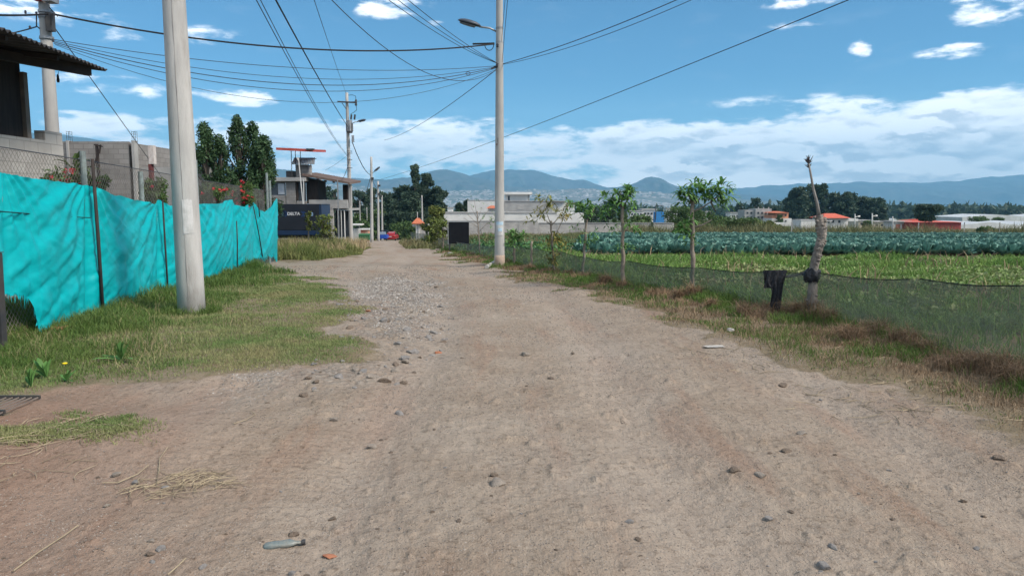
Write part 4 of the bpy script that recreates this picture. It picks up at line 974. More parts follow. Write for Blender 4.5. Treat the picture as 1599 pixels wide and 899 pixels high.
pt(T, 'roof_edge', m_conc2, [(787,884,313.5,314.6,121.9,6.2)])
pt(T, 'side_wall', m_white, [(862.2,884,314.7,331,122.5,5)], zb=-4)
pt(T, 'window_patch', m_blockf, [(808,818,320,327,121.96,.05)])
def hip(mb, px0, px1, pyt, pye, D, depth, ridge=.35):
    a = P(px0, pye, D); b = P(px1, pye, D); t_ = P((px0+px1)/2, pyt, D)[2]; w = b[0]-a[0]
    y0, y1 = D-.4, D+depth; ym = (y0+y1)/2
    mb.add([(a[0], y0, a[2]), (b[0], y0, a[2]), (b[0], y1, a[2]), (a[0], y1, a[2]), (a[0]+w*ridge, ym, t_), (b[0]-w*ridge, ym, t_)], [(0,1,5,4), (1,2,5), (2,3,4,5), (3,0,4), (0,3,2,1)])
T = simple('small_kiosk', 'little house whose orange roof shows just left of the slim pole', 'house', 118.0, 768, 325)
pt(T, 'wall', m_white, [(762,774,325.4,334,118.5,2)], zb=-4)
mb = MB(); hip(mb, 759, 777, 321, 325.3, 118, 3); obj('orange_roof', mb, m_tile, T)
# houses beyond the bushes
T = simple('grey_apartment', 'unfinished grey three storey block house far behind the bushes', 'house', 260.0, 1185, 340)
pt(T, 'wall', m_cement, [(1163,1180,328,352,260,8), (1180.1,1204,326,352,259,8)], zb=-9)
w_ = pt(T, 'window', m_win, [(x, x+2.6, y, y+3, 258.9 if x > 1180 else 259.9, .1) for x in (1166, 1172, 1183, 1189, 1195) for y in (331, 338)])
pt(T, 'roof_column', m_conc2, [(x, x+1.2, 323.5, 326.2, 259.5, .5) for x in (1184, 1192, 1200)])
T = simple('orange_house', 'salmon orange two storey house with white ground floor', 'house', 250.0, 1220, 340)
pt(T, 'upper_wall', M('salmon_render', (.60, .27, .16), (.5, .24, .15), bump=0), [(1212,1231,332,341,250,8), (1206,1211.9,336,341,250.5,8)])
pt(T, 'lower_wall', m_white, [(1205,1236,341.1,352,249.6,9)], zb=-9)
pt(T, 'window', m_win, [(x, x+2.2, y, y+2.4, 249.4 if y > 341 else 249.85, .1) for x in (1214, 1220, 1226) for y in (335, 344)])
mb = MB(); hip(mb, 1204, 1232, 330, 332.4, 249.5, 9); obj('orange_roof', mb, m_tile, T)
T = simple('white_store', 'plain white box shaped store right of the orange house', 'building', 185.0, 1260, 350)
pt(T, 'wall', m_white, [(1251,1276,344,356,185,6), (1204,1226,348,356,190,5)], zb=-7)
pt(T, 'roof_edge', m_conc2, [(1250.5,1276.5,343.2,344.1,184.9,6.2)])
T = simple('red_roofed_house', 'white modern house under a red hip roof behind the tall bare stake', 'house', 190.0, 1310, 345)
pt(T, 'wall', m_white, [(1288,1324,341,353,190,8), (1276.5,1287.9,346,355,189.5,6)], zb=-7)
mb = MB(); hip(mb, 1285, 1328, 333.5, 340.5, 189.4, 9, .3); obj('red_roof', mb, M('red_roof_tiles', (.55, .13, .08), (.46, .11, .07), bump=0), T)
pt(T, 'window', m_win, [(x, x+3.4, 344, 348, 189.9, .1) for x in (1292, 1299, 1309)])
pt(T, 'flat_roof', m_white, [(1270,1300,344.6,345.7,188.8,3), (1324.3,1340,341.5,345.5,190,5)])
pt(T, 'terrace_rail', m_grey, [(1272+i*4, 1272.6+i*4, 350, 356, 187, .1) for i in range(12)])
for i_, (a_, b_, t_, c_) in enumerate(((1340,1364,345,'cream walled house between the red roofed house and the white columns'), (1364,1396,347,'wide flat pale house left of the brown doored building'))):
    T = simple('pale_house', c_, 'house', 205.0-i_*10, (a_+b_)/2, 350); D_ = 205.0-i_*10
    pt(T, 'wall', M('cream_render', (.52, .46, .36), (.45, .42, .36), bump=0), [(a_+.5, b_-.5, t_, 358, D_, 6)], zb=-8)
    pt(T, 'roof', m_conc2, [(a_, b_, t_-1.5, t_-.1, D_-.3, 6.6)])
    pt(T, 'window', m_win, [(a_+4, a_+7, t_+3, t_+6, D_-.06, .1), (a_+12, a_+15, t_+3, t_+6, D_-.06, .1)])
T = simple('brick_shed', 'small building with rusty brown doors and white pillars left of the long red warehouse', 'building', 178.0, 1408, 352)
pt(T, 'wall', m_white, [(1396,1422,347,362,178,5)], zb=-7)
pt(T, 'door', M('rusty_brown_door', (.32, .13, .09), bump=0), [(1399,1405,350,361,177.9,.08), (1409,1418,350,361,177.9,.08)])
pt(T, 'roof', m_conc2, [(1394,1424,345,346.8,177.6,6)])
T = simple('red_warehouse', 'long low brick red warehouse with red roof behind the spreading tree', 'warehouse', 175.0, 1460, 350)
m_brick = M('brick_red_wall', (.34, .06, .055), (.28, .05, .05), bump=0)
pt(T, 'wall', m_brick, [(1422,1500,347.5,362,175,10)], zb=-7)
mb = MB(); a = P(1420, 347.2, 175); b = P(1504, 347.2, 175); t_ = P(1460, 340.5, 180)[2]
mb.add([(a[0], 174.5, a[2]), (b[0], 174.5, a[2]), (b[0], 186, a[2]), (a[0], 186, a[2]), (a[0]+1, 180, a[2]+.3), (a[0]+6.5, 180, t_), (b[0]-6, 180, t_-.5), (b[0], 180, a[2]+.1)], [(0,1,7,6,5,4), (2,3,4,5,6,7), (0,4,3), (1,2,7), (0,3,2,1)]); obj('red_roof', mb, M('faded_red_roof', (.50, .11, .08), (.4, .09, .07), bump=0), T)
m_plast = M('greenhouse_plastic', (.56, .58, .57), (.45, .46, .46), rough=.4, bump=0, scale=.3)
def greenhouse(label, px0, px1, pyt, pyb, D, n):
    a = P(px0, pyt, D); b = P(px1, pyb, D); T = thing('greenhouse', label, 'greenhouse', ((a[0]+b[0])/2, D, b[2])); w = (b[0]-a[0])/n; H = a[2]-b[2]
    for i in range(n):
        mb = MB(); x0 = a[0]+i*w; k_ = 9; v = []
        for yy_ in (D, D+22):
            v.append((x0, yy_, b[2]-2)); v += [(x0+w*j/(k_-1), yy_, b[2]+H*.62+H*.38*(1-abs(2*j/(k_-1)-1))) for j in range(k_)]; v.append((x0+w, yy_, b[2]-2))
        m_ = k_+2; mb.add(v, [(j, j+1, m_+j+1, m_+j) for j in range(m_-1)]+[tuple(range(m_))[::-1], tuple(range(m_, 2*m_))]); o = obj('plastic_bay', mb, m_plast, T)
        fr = MB(); fr.bar((x0, D-.05, b[2]-2), (x0, D-.05, b[2]+H*.45), .12); obj('frame', fr, m_cement, o)
    return T
greenhouse('near white plastic greenhouse with several bays at the right edge', 1500, 1680, 347, 358, 195.0, 2)
greenhouse('farther pale plastic greenhouse roof stretching above the nearer one', 1503, 1720, 335, 346, 280.0, 2)
greenhouse('distant small white greenhouse left of the spreading tree crown, low in the trees', 1383, 1400, 341, 345, 330.0, 2)
# houses just right of the white warehouse, between the stakes
m_bluec = M('bright_blue_cladding', (.04, .22, .52), bump=0)
T = simple('white_office', 'row of white flat roofed buildings between the leafy stakes above the wall', 'building', 210.0, 1010, 335)
pt(T, 'wall', m_white, [(984,1003,330,344,210,6), (1003.3,1023,328,344,212,6)], zb=-9)
pt(T, 'roof', m_conc2, [(983,1004,328.8,329.9,209.8,6.5), (1002,1026,326,327.9,211.7,6.5)])
pt(T, 'window', m_win, [(986+i*4.5, 988.6+i*4.5, 333, 336, 209.9, .1) for i in range(4)]+[(1006+i*5, 1009+i*5, 332, 335, 211.9, .1) for i in range(3)])
T = simple('blue_building', 'small bright blue clad building right of the white flat roofed row', 'building', 205.0, 1030, 335)
pt(T, 'wall', m_bluec, [(1024.5,1037,331,343,205,4)], zb=-9)
pt(T, 'dark_frame', m_dark, [(1023.6,1024.4,321,343,204.9,.2), (1023.6,1036,320.5,321.6,204.9,.2)])
for i_, (a_, b_, t_, D_, lb) in enumerate(((880,898,318,300.,'white gabled house peeking over the grey cement building'), (1140,1162,333,320.,'low pale house left of the grey three storey block'), (1075,1110,331,330.,'white house half hidden behind the nearest leafy stake'), (1040,1058,326,340.,'distant pale house right of the bright blue building'))):
    T = simple('pale_house', lb, 'house', D_, (a_+b_)/2, 335)
    pt(T, 'wall', m_white, [(a_+.5, b_-.5, t_, t_+16, D_, 7)], zb=-11)
    pt(T, 'roof', m_conc2 if i_ else m_tile, [(a_, b_, t_-1.2, t_-.1, D_-.3, 7.6)])
    pt(T, 'window', m_win, [(a_+3, a_+5.5, t_+3, t_+6, D_-.08, .1), (a_+10, a_+12.5, t_+3, t_+6, D_-.08, .1)])
# slender lamp posts by the houses
for i_, (px_, pt_, lb) in enumerate(((1335, 334, 'leftmost slender street lamp between the red roofed house and red warehouse'), (1362, 333, 'second slender street lamp with a short arm among the pale houses'), (1394, 338, 'slender white post directly left of the brown doored building'))):
    D_ = 168.0; p = P(px_, 360, D_); T = thing('street_lamp', lb, 'street lamp', (p[0], D_, ghs(p[0], D_)))
    mb = MB(); mb.tube([(p[0], D_, T.location[2]-.3), P(px_, pt_, D_)], .14, 8); obj('shaft', mb, m_white, T)
    if i_ < 2: mb = MB(); mb.tube([P(px_, pt_+5, D_), P(px_+5, pt_+4, D_)], .09, 6); mb.tube([P(px_+5, pt_+4.2, D_), P(px_+8, pt_+3.8, D_)], .2, 6); obj('lamp_head', mb, m_white, T)
# lone houses on the green slope to the left
for i_, (a_, b_, t_, D_, m_, lb) in enumerate(((553,560,333,190.,m_tile,'salmon house glimpsed between the transformer pole and the next pole'), (567,577,329,200.,M('ochre_wall', (.40, .26, .17), bump=0),'ochre house among trees behind the street light pole'), (600,612,324,210.,M('tan_wall', (.33, .26, .20), bump=0),'tan house on the slope left of the eucalyptus'))):
    T = simple('hillside_house', lb, 'house', D_, (a_+b_)/2, 335)
    pt(T, 'wall', m_, [(a_, b_, t_, t_+10, D_, 6)], zb=-7)
    pt(T, 'roof', m_conc2, [(a_-.6, b_+.6, t_-1.2, t_-.1, D_-.3, 6.6)])
    pt(T, 'window', m_win, [(a_+2, a_+3.8, t_+3, t_+5.5, D_-.08, .1), (a_+5, a_+6.6, t_+3, t_+5.5, D_-.08, .1)])
# grass field fence of stakes at the far edge of the field
for i_, px_ in enumerate((1236, 1290, 1395, 1434, 1505, 1560)):
    D_ = 84.0; p = P(px_, 366, D_); mb = MB(); z_ = ghs(p[0], D_); mb.tube([(p[0], D_, z_-.1), (p[0]+random.uniform(-.1, .1), D_, z_+1.7)], .07, 6)
    tag(obj('fence_stake', mb, m_conc2, loc=(p[0], D_, z_)), 'grey wooden stake at the far edge of the cabbage field', 'stake', 'stakes along the far field edge')

# ------------------------------------------------------------------ foliage tools
def foliage_mat(name, c1, c2, transl=.25, tint=.55, rough=.6, scale=.8):
    return M(name, c1, c2, rough=rough, scale=scale, detail=3, bump=0, transl=transl, tint=tint, spec=.25)
m_euc = foliage_mat('eucalyptus_leaves', (.042, .072, .046), (.062, .095, .055), scale=.15)
m_cyp = foliage_mat('conifer_leaves', (.034, .078, .034), (.058, .108, .044))
m_bush = foliage_mat('bush_leaves', (.062, .112, .034), (.092, .145, .046), scale=.4)
m_bushy = foliage_mat('yellow_green_leaves', (.11, .15, .035), (.16, .17, .05))
m_leaf = foliage_mat('stake_leaves', (.085, .20, .055), (.13, .25, .07), scale=3)
m_leafy = foliage_mat('yellowing_leaves', (.26, .21, .06), (.13, .17, .045), scale=3)
m_flower = foliage_mat('magenta_flowers', (.62, .045, .085), (.70, .10, .09), transl=.3, tint=.3)
m_bark = M('pale_bark', (.27, .23, .19), (.17, .14, .115), scale=9, detail=5, bump=.6, bscale=24, bdist=.02, tint=.2)
m_bark2 = M('dark_bark', (.10, .085, .07), (.06, .05, .042), scale=6)
def leafcards(cen, rad, n, size, flat=.55, shell=.5):
    """n folded leaf cards through an ellipsoid; returns verts, faces, tints"""
    u = rng.normal(size=(n, 3)); u /= np.linalg.norm(u, axis=1)[:, None]
    r_ = rng.random(n)**shell
    p = np.asarray(cen)+u*r_[:, None]*np.asarray(rad)
    nrm = u*flat+rng.normal(size=(n, 3))*.7; nrm /= np.linalg.norm(nrm, axis=1)[:, None]
    a = np.cross(nrm, rng.normal(size=(n, 3))); a /= np.linalg.norm(a, axis=1)[:, None]+1e-9; b = np.cross(nrm, a)
    s = size*rng.uniform(.6, 1.35, n)[:, None]
    v = np.stack([p-a*s, p+b*s*.42-nrm*s*.1, p+a*s, p-b*s*.42-nrm*s*.1], 1).reshape(-1, 3)
    f = (np.arange(n)[:, None]*4+np.arange(4)[None, :])
    t_ = np.repeat(rng.uniform(.15, .95, n), 4)
    return v, f, t_
def crown_mb(lumps, n, size):
    mb = MB(); vol = np.array([l[3]*l[4]*l[5] for l in lumps])**.67; vol = vol/vol.sum()
    for l, w in zip(lumps, vol):
        v, f, t_ = leafcards(l[:3], l[3:6], max(6, int(n*w)), size); t_ = np.clip(t_*.7+random.uniform(-.1, .35), 0, 1); mb.bulk(v, f, t_)
    return mb
def tree(name, label, cat, x, y, ztop, w, mat, n=1600, leaf=.3, zg=None, trunk_r=None, shape='round', crown0=.35, group=None, lumps_n=14, bark=None, flat=1.0):
    z0_ = ghs(x, y) if zg is None else zg; H = ztop-z0_
    T = thing(name, label, cat, (x, y, z0_), group); tr_ = trunk_r or max(.05, H*.018)
    mb = MB(); lean = random.uniform(-.03, .03)*H
    mb.tube([(x, y, z0_-.2), (x+lean*.4, y, z0_+H*.4), (x+lean, y, z0_+H*.9)], [tr_, tr_*.7, tr_*.25], 7)
    lumps = []
    lumps_n = int(lumps_n*1.7)
    for i in range(lumps_n):
        h = crown0+(1-crown0)*((i+.5)/lumps_n)
        if shape == 'column': ww = w*.5*math.sin(math.pi*min(1, (h-crown0)/(1-crown0)*.93+.12))**.6; rr = w*random.uniform(.12, .20); rz = rr*1.9
        elif shape == 'flat': ww = w*.5*(.35+.65*(h-crown0)/(1-crown0)) if h < .8 else w*.36; rr = w*random.uniform(.14, .22); rz = rr*.45
        elif shape == 'euc': ww = w*.42*(1-.75*((h-crown0)/(1-crown0))**1.3)+w*.06; rr = w*random.uniform(.07, .15); rz = rr*1.2
        else: ww = w*.42*math.sqrt(max(.05, 1-((h-crown0)/(1-crown0)*1.5-.6)**2)); rr = w*random.uniform(.10, .20); rz = rr*.85
        a = random.uniform(0, 2*math.pi); q = random.uniform(.35, 1)
        cx_, cy_, cz_ = x+lean+math.cos(a)*ww*q, y+math.sin(a)*ww*q*flat, min(z0_+h*H, ztop-rz*.8)
        lumps.append((cx_, cy_, cz_, rr, rr, rz))
        b0 = (x+lean*h*.6, y, z0_+H*max(crown0*.6, h*.72)); mb.tube([b0, ((b0[0]+cx_)/2, (b0[1]+cy_)/2, (b0[2]+cz_)/2+H*.01), (cx_, cy_, cz_)], [tr_*.4, tr_*.28, tr_*.1], 5)
    if shape in ('column', 'euc'): lumps.append((x+lean, y, ztop-w*.25, w*.11, w*.11, w*.25))
    obj('trunk', mb, bark or m_bark2, T, smooth=True); obj('crown', crown_mb(lumps, n, leaf), mat, T)
    return T
def ptree(name, label, cat, px, pyt, wpx, D, mat, **k):
    p = P(px, pyt, D); return tree(name, label, cat, p[0], D, p[2], wpx/F*D, mat, **k)
# trees behind the tarp
for (px, py, w, lb, kk) in ((322,192,44,'dark dense cypress-like tree left in the clump behind the teal tarp',0), (341,212,44,'dark rounded evergreen between the two taller trees behind the tarp',0),
                            (372,181,42,'tallest upright tree with a narrow spire tip behind the teal tarp',1), (393,190,46,'bushy upright tree right of the spire tipped one behind the tarp',1), (406,212,40,'rightmost upright tree of the clump leaning over the tarp end',1)):
    ptree('evergreen_tree', lb, 'tree', px, py, w*1.15, 31.0+kk*1.5+random.uniform(-.8, .8), m_cyp, n=5200, leaf=.075, shape='column', crown0=.22, lumps_n=24, zg=-.5)
# eucalyptus beyond the road
EU = 155.0
for (px, py, w, d_, lb) in ((648,258,24,EU,'tallest wispy eucalyptus left of centre beyond the road end'), (667,272,34,EU+4,'tall broad eucalyptus right of the tallest wispy one'), (682,292,30,EU+2,'lower eucalyptus at the right end of the dark clump beyond the road'),
                            (627,290,36,EU+6,'dome topped dark tree left of the tallest eucalyptus'), (606,301,34,EU+12,'dark tree behind the paired concrete poles'), (640,300,40,EU-6,'dark bushy tree filling the middle of the far clump')):
    ptree('eucalyptus_tree', lb, 'tree', px, py, w*1.2, d_, m_euc, n=4200, leaf=.42, shape='euc' if py < 280 else 'round', crown0=.25, lumps_n=30)
for (px, py, w, d_, lb) in ((508,291,22,200.,'dark tree seen through the terrace of the half built house'), (522,296,18,205.,'smaller dark tree under the terrace roof'), (560,298,36,190.,'broad dark tree directly right of the transformer pole'), (577,294,30,195.,'dark tree between the transformer pole and the next lamp pole'), (700,330,30,140.,'dark green tree left of the white yard wall'), (718,318,14,145.,'small pointed tree left of the white house'), (729,313,8,150.,'thin dark tree touching the corner of the white house'), (615,330,26,140.,'bushy dark tree low behind the far road end')):
    ptree('dark_tree', lb, 'tree', px, py, w*1.25, d_, m_euc, n=2600, leaf=.42, shape='round', crown0=.12, lumps_n=18)
# green slope bushes behind the parked vehicles
bl = ['light green bush above the red car', 'dark bush right of the far paired poles', 'broad bush on the slope between poles', 'green bush behind the three-wheeler', 'leafy bush left on the green slope', 'low round bush beside the gateway', 'pale green shrub strip behind the car', 'dark shrub under the eucalyptus', 'large bush behind the bin and stall']
for i_, (px, py, w, d_) in enumerate(((618,350,28,138.),(606,334,34,150.),(585,328,40,152.),(598,345,30,142.),(562,333,36,150.),(640,354,22,132.),(630,345,34,140.),(655,330,36,145.),(572,345,30,135.))):
    ptree('bush', bl[i_], 'bush', px, py, w*1.25, d_, m_bush if i_ not in (1, 7) else m_euc, n=2600, leaf=.30, shape='round', crown0=.02, lumps_n=14)
# thicket right of the grey wall
tl = ['leftmost round green bush of the thicket right of the block wall', 'tallest bush of the thicket behind the leafiest stake', 'wide bush in the middle of the thicket', 'low bush in front of the thicket middle', 'round bush toward the right of the thicket', 'rightmost bush of the thicket, lower and yellower', 'small bush ending the thicket near the bare stake', 'back bush filling the thicket between its tall ones']
for i_, (px, py, w, d_) in enumerate(((1062,322,50,104.),(1098,328,60,100.),(1132,338,56,98.),(1085,345,60,92.),(1168,340,52,98.),(1192,345,40,99.),(1215,352,34,95.),(1150,345,60,104.))):
    ptree('bush', tl[i_], 'bush', px, py, w*1.1, d_, m_bush if i_ not in (5, 6) else m_bushy, n=3600, leaf=.17, shape='round', crown0=.02, lumps_n=20)
p = P(1019, 347, 96.); tree('conifer_shrub', 'small dark conical shrub in front of the block wall', 'shrub', p[0], 96., p[2], 1.1, m_euc, n=900, leaf=.10, shape='column', crown0=.05)
# eucalyptus group on the right
el_ = ['leftmost tree of the eucalyptus group left of the bare stake tip', 'second dark eucalyptus just left of the bare stake', 'broad eucalyptus directly behind the bare stake', 'tallest narrow eucalyptus right of the bare stake tip', 'rounded eucalyptus right of the tallest one', 'middle eucalyptus of the right half of the group', 'second last eucalyptus before the group ends at the right', 'rightmost eucalyptus of the group']
for i_, (px, py, w, d_) in enumerate(((1237,303,22,300.),(1252,293,28,295.),(1271,289,30,300.),(1288,287,18,296.),(1305,302,24,305.),(1322,301,30,300.),(1345,308,32,308.),(1368,310,30,302.))):
    ptree('eucalyptus_tree', el_[i_], 'tree', px, py, w*1.35, d_, m_euc, n=3600, leaf=.75, shape='euc' if i_ in (3,) else 'round', crown0=.08, lumps_n=26)
ptree('spreading_tree', 'dark flat topped spreading tree in front of the red warehouse', 'tree', 1446, 319, 52, 168.0, m_euc, n=5200, leaf=.30, shape='flat', crown0=.42, lumps_n=26)
for i_, (px, py, w, d_, lb) in enumerate(((1180,309,28,330.,'airy tree standing behind the grey three storey block'), (1158,318,20,330.,'small dark tree left of the airy one over the pale house'), (1205,321,26,340.,'low dark tree right of the airy one'), (1218,336,10,248.,'small green tree in front of the orange house'), (1356,345,14,190.,'small tree between the cream and wide flat pale houses'), (1530,338,30,230.,'low green tree between the two greenhouses'), (1560,340,22,228.,'small tree on the right between the greenhouses'), (1540,356,26,100.,'round green shrub at the far field edge near the right greenhouse'))):
    ptree('small_tree', lb, 'tree', px, py, w*1.15, d_, m_euc if i_ < 3 else m_bush, n=1500, leaf=.6 if d_ > 250 else .35, shape='round', crown0=.15, lumps_n=14)
def woods():
    mb = MB()
    for i in range(760):
        D_ = rng.uniform(600, 3300); px = rng.uniform(880, 1850) if i % 4 else rng.uniform(-300, 1700)
        x = (px-799.5)/F*D_; z = float(g(x, D_)); w = rng.uniform(9, 20)*(D_/1500)**.3; h = rng.uniform(9, 17)
        for q in range(3):
            v, f, t_ = leafcards((x+rng.uniform(-w, w), D_, z+h*rng.uniform(.3, .6)), (w, w*.6, h*.55), 26, 4.2, shell=.7); mb.bulk(v, f, t_)
    tag(obj('distant_woods', mb, m_euc, loc=(0, 2000, -30)), 'blue green belts of far woodland on the valley floor', 'woodland', kind='stuff')
woods()

# ------------------------------------------------------------------ leafy stakes along the net fence
def rosette(mb, c, n, L, Wd, up=.25, tint=(.2, .9), droop=.6):
    for i in range(n):
        a = random.uniform(0, 2*math.pi); e = random.uniform(-.55, 1.1)+up*.5
        d = np.array([math.cos(a)*math.cos(e), math.sin(a)*math.cos(e), math.sin(e)]); l = L*random.uniform(.6, 1.15); w = Wd*random.uniform(.7, 1.1)
        s = np.cross(d, [0, 0, 1]); s /= np.linalg.norm(s)+1e-9; nn = np.cross(s, d)
        p0 = np.asarray(c)+d*l*.05; p1 = p0+d*l*.45; p2 = p0+d*l*.8-np.array([0, 0, l*.12*droop]); p3 = p0+d*l-np.array([0, 0, l*.30*droop])
        t_ = random.uniform(*tint)
        mb.add([p0, p1+s*w*.5+nn*w*.12, p1, p1-s*w*.5+nn*w*.12, p2+s*w*.38+nn*w*.05, p2, p2-s*w*.38+nn*w*.05, p3], [(0,1,2), (0,2,3), (1,4,5,2), (2,5,6,3), (4,7,5), (5,7,6)], t_)
def stake(label, base, top, r0, r1, branches, heads, D_, mat=m_leaf, L=.24, Wd=.055, name='leafy_stake', extra_y=None, bark=None):
    """trunk from base pixel to top pixel at the base's distance; branches and leaf heads in photo coordinates"""
    bx_, by_, bz_ = on(*base); D_ = by_
    T = thing(name, label, 'tree', (bx_, by_, bz_))
    tp_ = P(top[0], top[1], D_); k_ = 12; b0 = np.array([bx_, by_, bz_-.1]); mb = MB()
    pts = [b0+(tp_-b0)*i/k_+np.array([.012*math.sin(i*1.7), .01*math.cos(i*2.1), 0]) for i in range(k_+1)]
    rr = [(r0+(r1-r0)*i/k_)*random.uniform(.88, 1.12) for i in range(k_+1)]
    mb.tube(pts, rr, 9)
    for (a, b, dy) in branches:
        p = P(a[0], a[1], D_); q = P(b[0], b[1], D_+dy); q[1] = D_+dy; mb.tube([p, (p+q)/2+[0, 0, -.02], q], [r1*.55, r1*.38, r1*.25], 6)
    obj('trunk', mb, bark or m_bark, T, smooth=True)
    lf = MB()
    for (u, v, n, dy, sc) in heads:
        c_ = P(u, v, D_+dy)
        for q_ in range(6): rosette(lf, c_+np.array([random.uniform(-.14, .14), random.uniform(-.15, .15), random.uniform(-.15, .08)])*D_/14, int(n*.8)+1, L*sc*.92, Wd*sc*1.0, droop=1.1)
    if heads: obj('crown', lf, mat, T)
    return T
S2 = stake('leafiest living stake, large bright drooping leaves, left of the bare stake', (1082, 463), (1081, 312), .042, .036,
    [((1082, 318), (1098, 304), .1), ((1083, 330), (1110, 315), .0), ((1081, 318), (1074, 300), -.1), ((1110, 315), (1128, 298), 0), ((1084, 355), (1112, 343), .05), ((1110, 315), (1118, 330), .1)],
    [(1080,298,16,0,1), (1094,292,14,.15,1), (1072,304,12,-.1,.9), (1105,300,14,.1,1), (1128,296,16,0,1.05), (1126,310,8,0,.9), (1088,310,12,.2,.9), (1075,358,12,.0,1), (1068,348,10,-.05,.85), (1080,374,6,0,.7), (1118,318,8,0,.8)], None)
S3 = stake('living stake with dense round leafy head and low tufts, left of the leafiest stake', (973, 452), (972, 318), .045, .032,
    [((972, 322), (955, 310), .1), ((972, 322), (985, 305), -.1), ((973, 362), (990, 352), 0), ((973, 322), (968, 300), 0)],
    [(966,302,16,0,.9), (980,304,16,-.1,.95), (950,312,14,.1,.85), (972,296,12,0,.8), (985,318,12,0,.8), (944,330,8,.1,.7), (991,352,12,0,.75), (960,320,10,0,.8), (958,352,8,0,.6), (970,385,8,0,.6), (981,378,7,.1,.6)], None)
S4 = stake('slightly leaning living stake with a small leafy head on top', (909, 434), (916, 343), .036, .03,
    [((916, 345), (900, 325), .1), ((916, 345), (928, 325), -.1)],
    [(896,322,14,.1,.8), (910,324,14,0,.85), (924,325,14,-.1,.85), (936,332,8,0,.7), (888,316,8,0,.6), (914,374,14,0,.7), (921,366,10,0,.6), (904,352,6,0,.6)], None, L=.26)
S5 = stake('forked thin stake with two leaf heads and a leafy climber at its foot', (866, 429), (860, 345), .033, .026,
    [((861, 352), (850, 322), 0), ((861, 352), (876, 334), 0), ((861, 352), (842, 334), .1), ((866, 370), (878, 344), 0)],
    [(851,314,16,0,.9), (845,330,10,0,.7), (876,330,14,0,.8), (835,334,8,0,.7), (882,322,7,0,.6), (866,368,14,0,.9), (872,378,14,.1,.8), (862,392,12,0,.7), (868,404,10,0,.7)], None, L=.30, mat=m_leafy)
S6 = stake('short stake with a compact tuft of fresh green leaves right beside the slim pole', (803, 416), (803, 376), .05, .03, [],
    [(803,368,16,0,1), (808,364,12,.1,1), (797,372,10,-.1,1), (804,360,10,0,.9)], None, L=.26)
S7 = stake('short bare dry stake between the tufted stake and the forked one', (830, 421), (830, 377), .035, .03, [], [], None, name='bare_stake')
S8 = stake('thin leafless sapling with spread bare twigs right of the black board', (750, 402), (745, 330), .035, .02,
    [((746, 342), (735, 322), 0), ((746, 342), (752, 325), 0), ((746, 350), (770, 318), .2), ((746, 350), (722, 326), -.1), ((748, 362), (770, 338), .2), ((745, 335), (740, 312), 0), ((747, 355), (724, 340), 0)],
    [(744,314,3,0,.6), (757,320,3,0,.5), (770,345,8,0,.7), (763,340,7,0,.7), (758,372,8,0,.8), (770,372,9,.2,.8), (722,326,2,0,.5), (762,382,12,0,.9)], None, name='bare_sapling')
stake('small leafy sapling standing between the yellowish tree and the black board', (692, 391), (692, 356), .05, .03, [((692, 362), (688, 354), 0)], [(692,356,14,0,1.1), (688,350,12,0,1), (697,353,12,.2,1), (691,364,10,0,1)], None, L=.42, Wd=.12, mat=m_bushy, name='leafy_sapling')
# the bare knobbly stake
bx_, by_, bz_ = on(1268, 505); Ds = by_
T = thing('bare_stake', 'tall knobbly bare trunk with dry tufted tip and black plastic tied round it', 'tree', (bx_, by_, bz_))
mb = MB(); pp = [(1269,515,19),(1268,480,18),(1269,450,17),(1269,425,16),(1274,405,15),(1279,385,15),(1283,372,15),(1283,360,17),(1281,347,18),(1279,336,12)]
kk_ = np.linspace(0, len(pp)-1, 64); pq = np.array(pp, float); pq[:, 2] *= .88; n0_ = mb.n
mb.tube([P(np.interp(k, range(len(pp)), pq[:, 0])+random.uniform(-.35, .35), np.interp(k, range(len(pp)), pq[:, 1]), Ds) for k in kk_], [np.interp(k, range(len(pp)), pq[:, 2])/2/F*Ds*random.uniform(.90, 1.08) for k in kk_], 16)
mb.v[-1] = mb.v[-1]+rng.normal(size=mb.v[-1].shape)*.0035
for i in range(34):
    k_ = random.uniform(0, len(pp)-1.01); i0 = int(k_); a = np.array(pp[i0][:2])*(1-(k_-i0))+np.array(pp[i0+1][:2])*(k_-i0); w = pp[i0][2]/2/F*Ds
    th = random.uniform(math.pi, 2*math.pi); c_ = P(a[0], a[1], Ds)+np.array([math.cos(th), math.sin(th)*.8, 0])*w*.92
    mb.lathe(c_, [(.0, -.018), (.022, -.006), (.024, .008), (.008, .02)], 7)
trk = obj('trunk', mb, M('knobbly_grey_bark', (.27, .24, .21), (.12, .105, .095), scale=11, detail=6, bump=.9, bscale=22, bdist=.03, stretch=(1, 1, .55)), T, smooth=True)
mb = MB(); sp_ = [(1279,338),(1276,318),(1270,295),(1266,272),(1263,256)]; mb.tube([P(a, b, Ds) for a, b in sp_], [.028, .022, .018, .015, .014], 8); obj('dry_stem', mb, M('dry_grey_stem', (.25, .235, .22), (.18, .17, .16), scale=14), T, smooth=True)
mb = MB()
for i in range(34):
    c_ = P(1263+random.uniform(-2, 2), 254+random.uniform(-6, 9), Ds); d = np.array([random.uniform(-1, 1), random.uniform(-1, 1), random.uniform(-.2, 1.6)]); d /= np.linalg.norm(d); l = random.uniform(.03, .085)
    mb.tube([c_, c_+d*l*.6, c_+d*l+[0, 0, .01]], [.007, .005, .002], 4)
obj('dry_tuft', mb, M('charred_tuft', (.055, .05, .06), (.09, .08, .08), bump=0), T)
m_blk = M('black_plastic_sheet', (.013, .015, .02), (.022, .024, .03), rough=.5, bump=.6, bscale=30, bdist=.03)
mb = MB(); k_ = 26
v = []
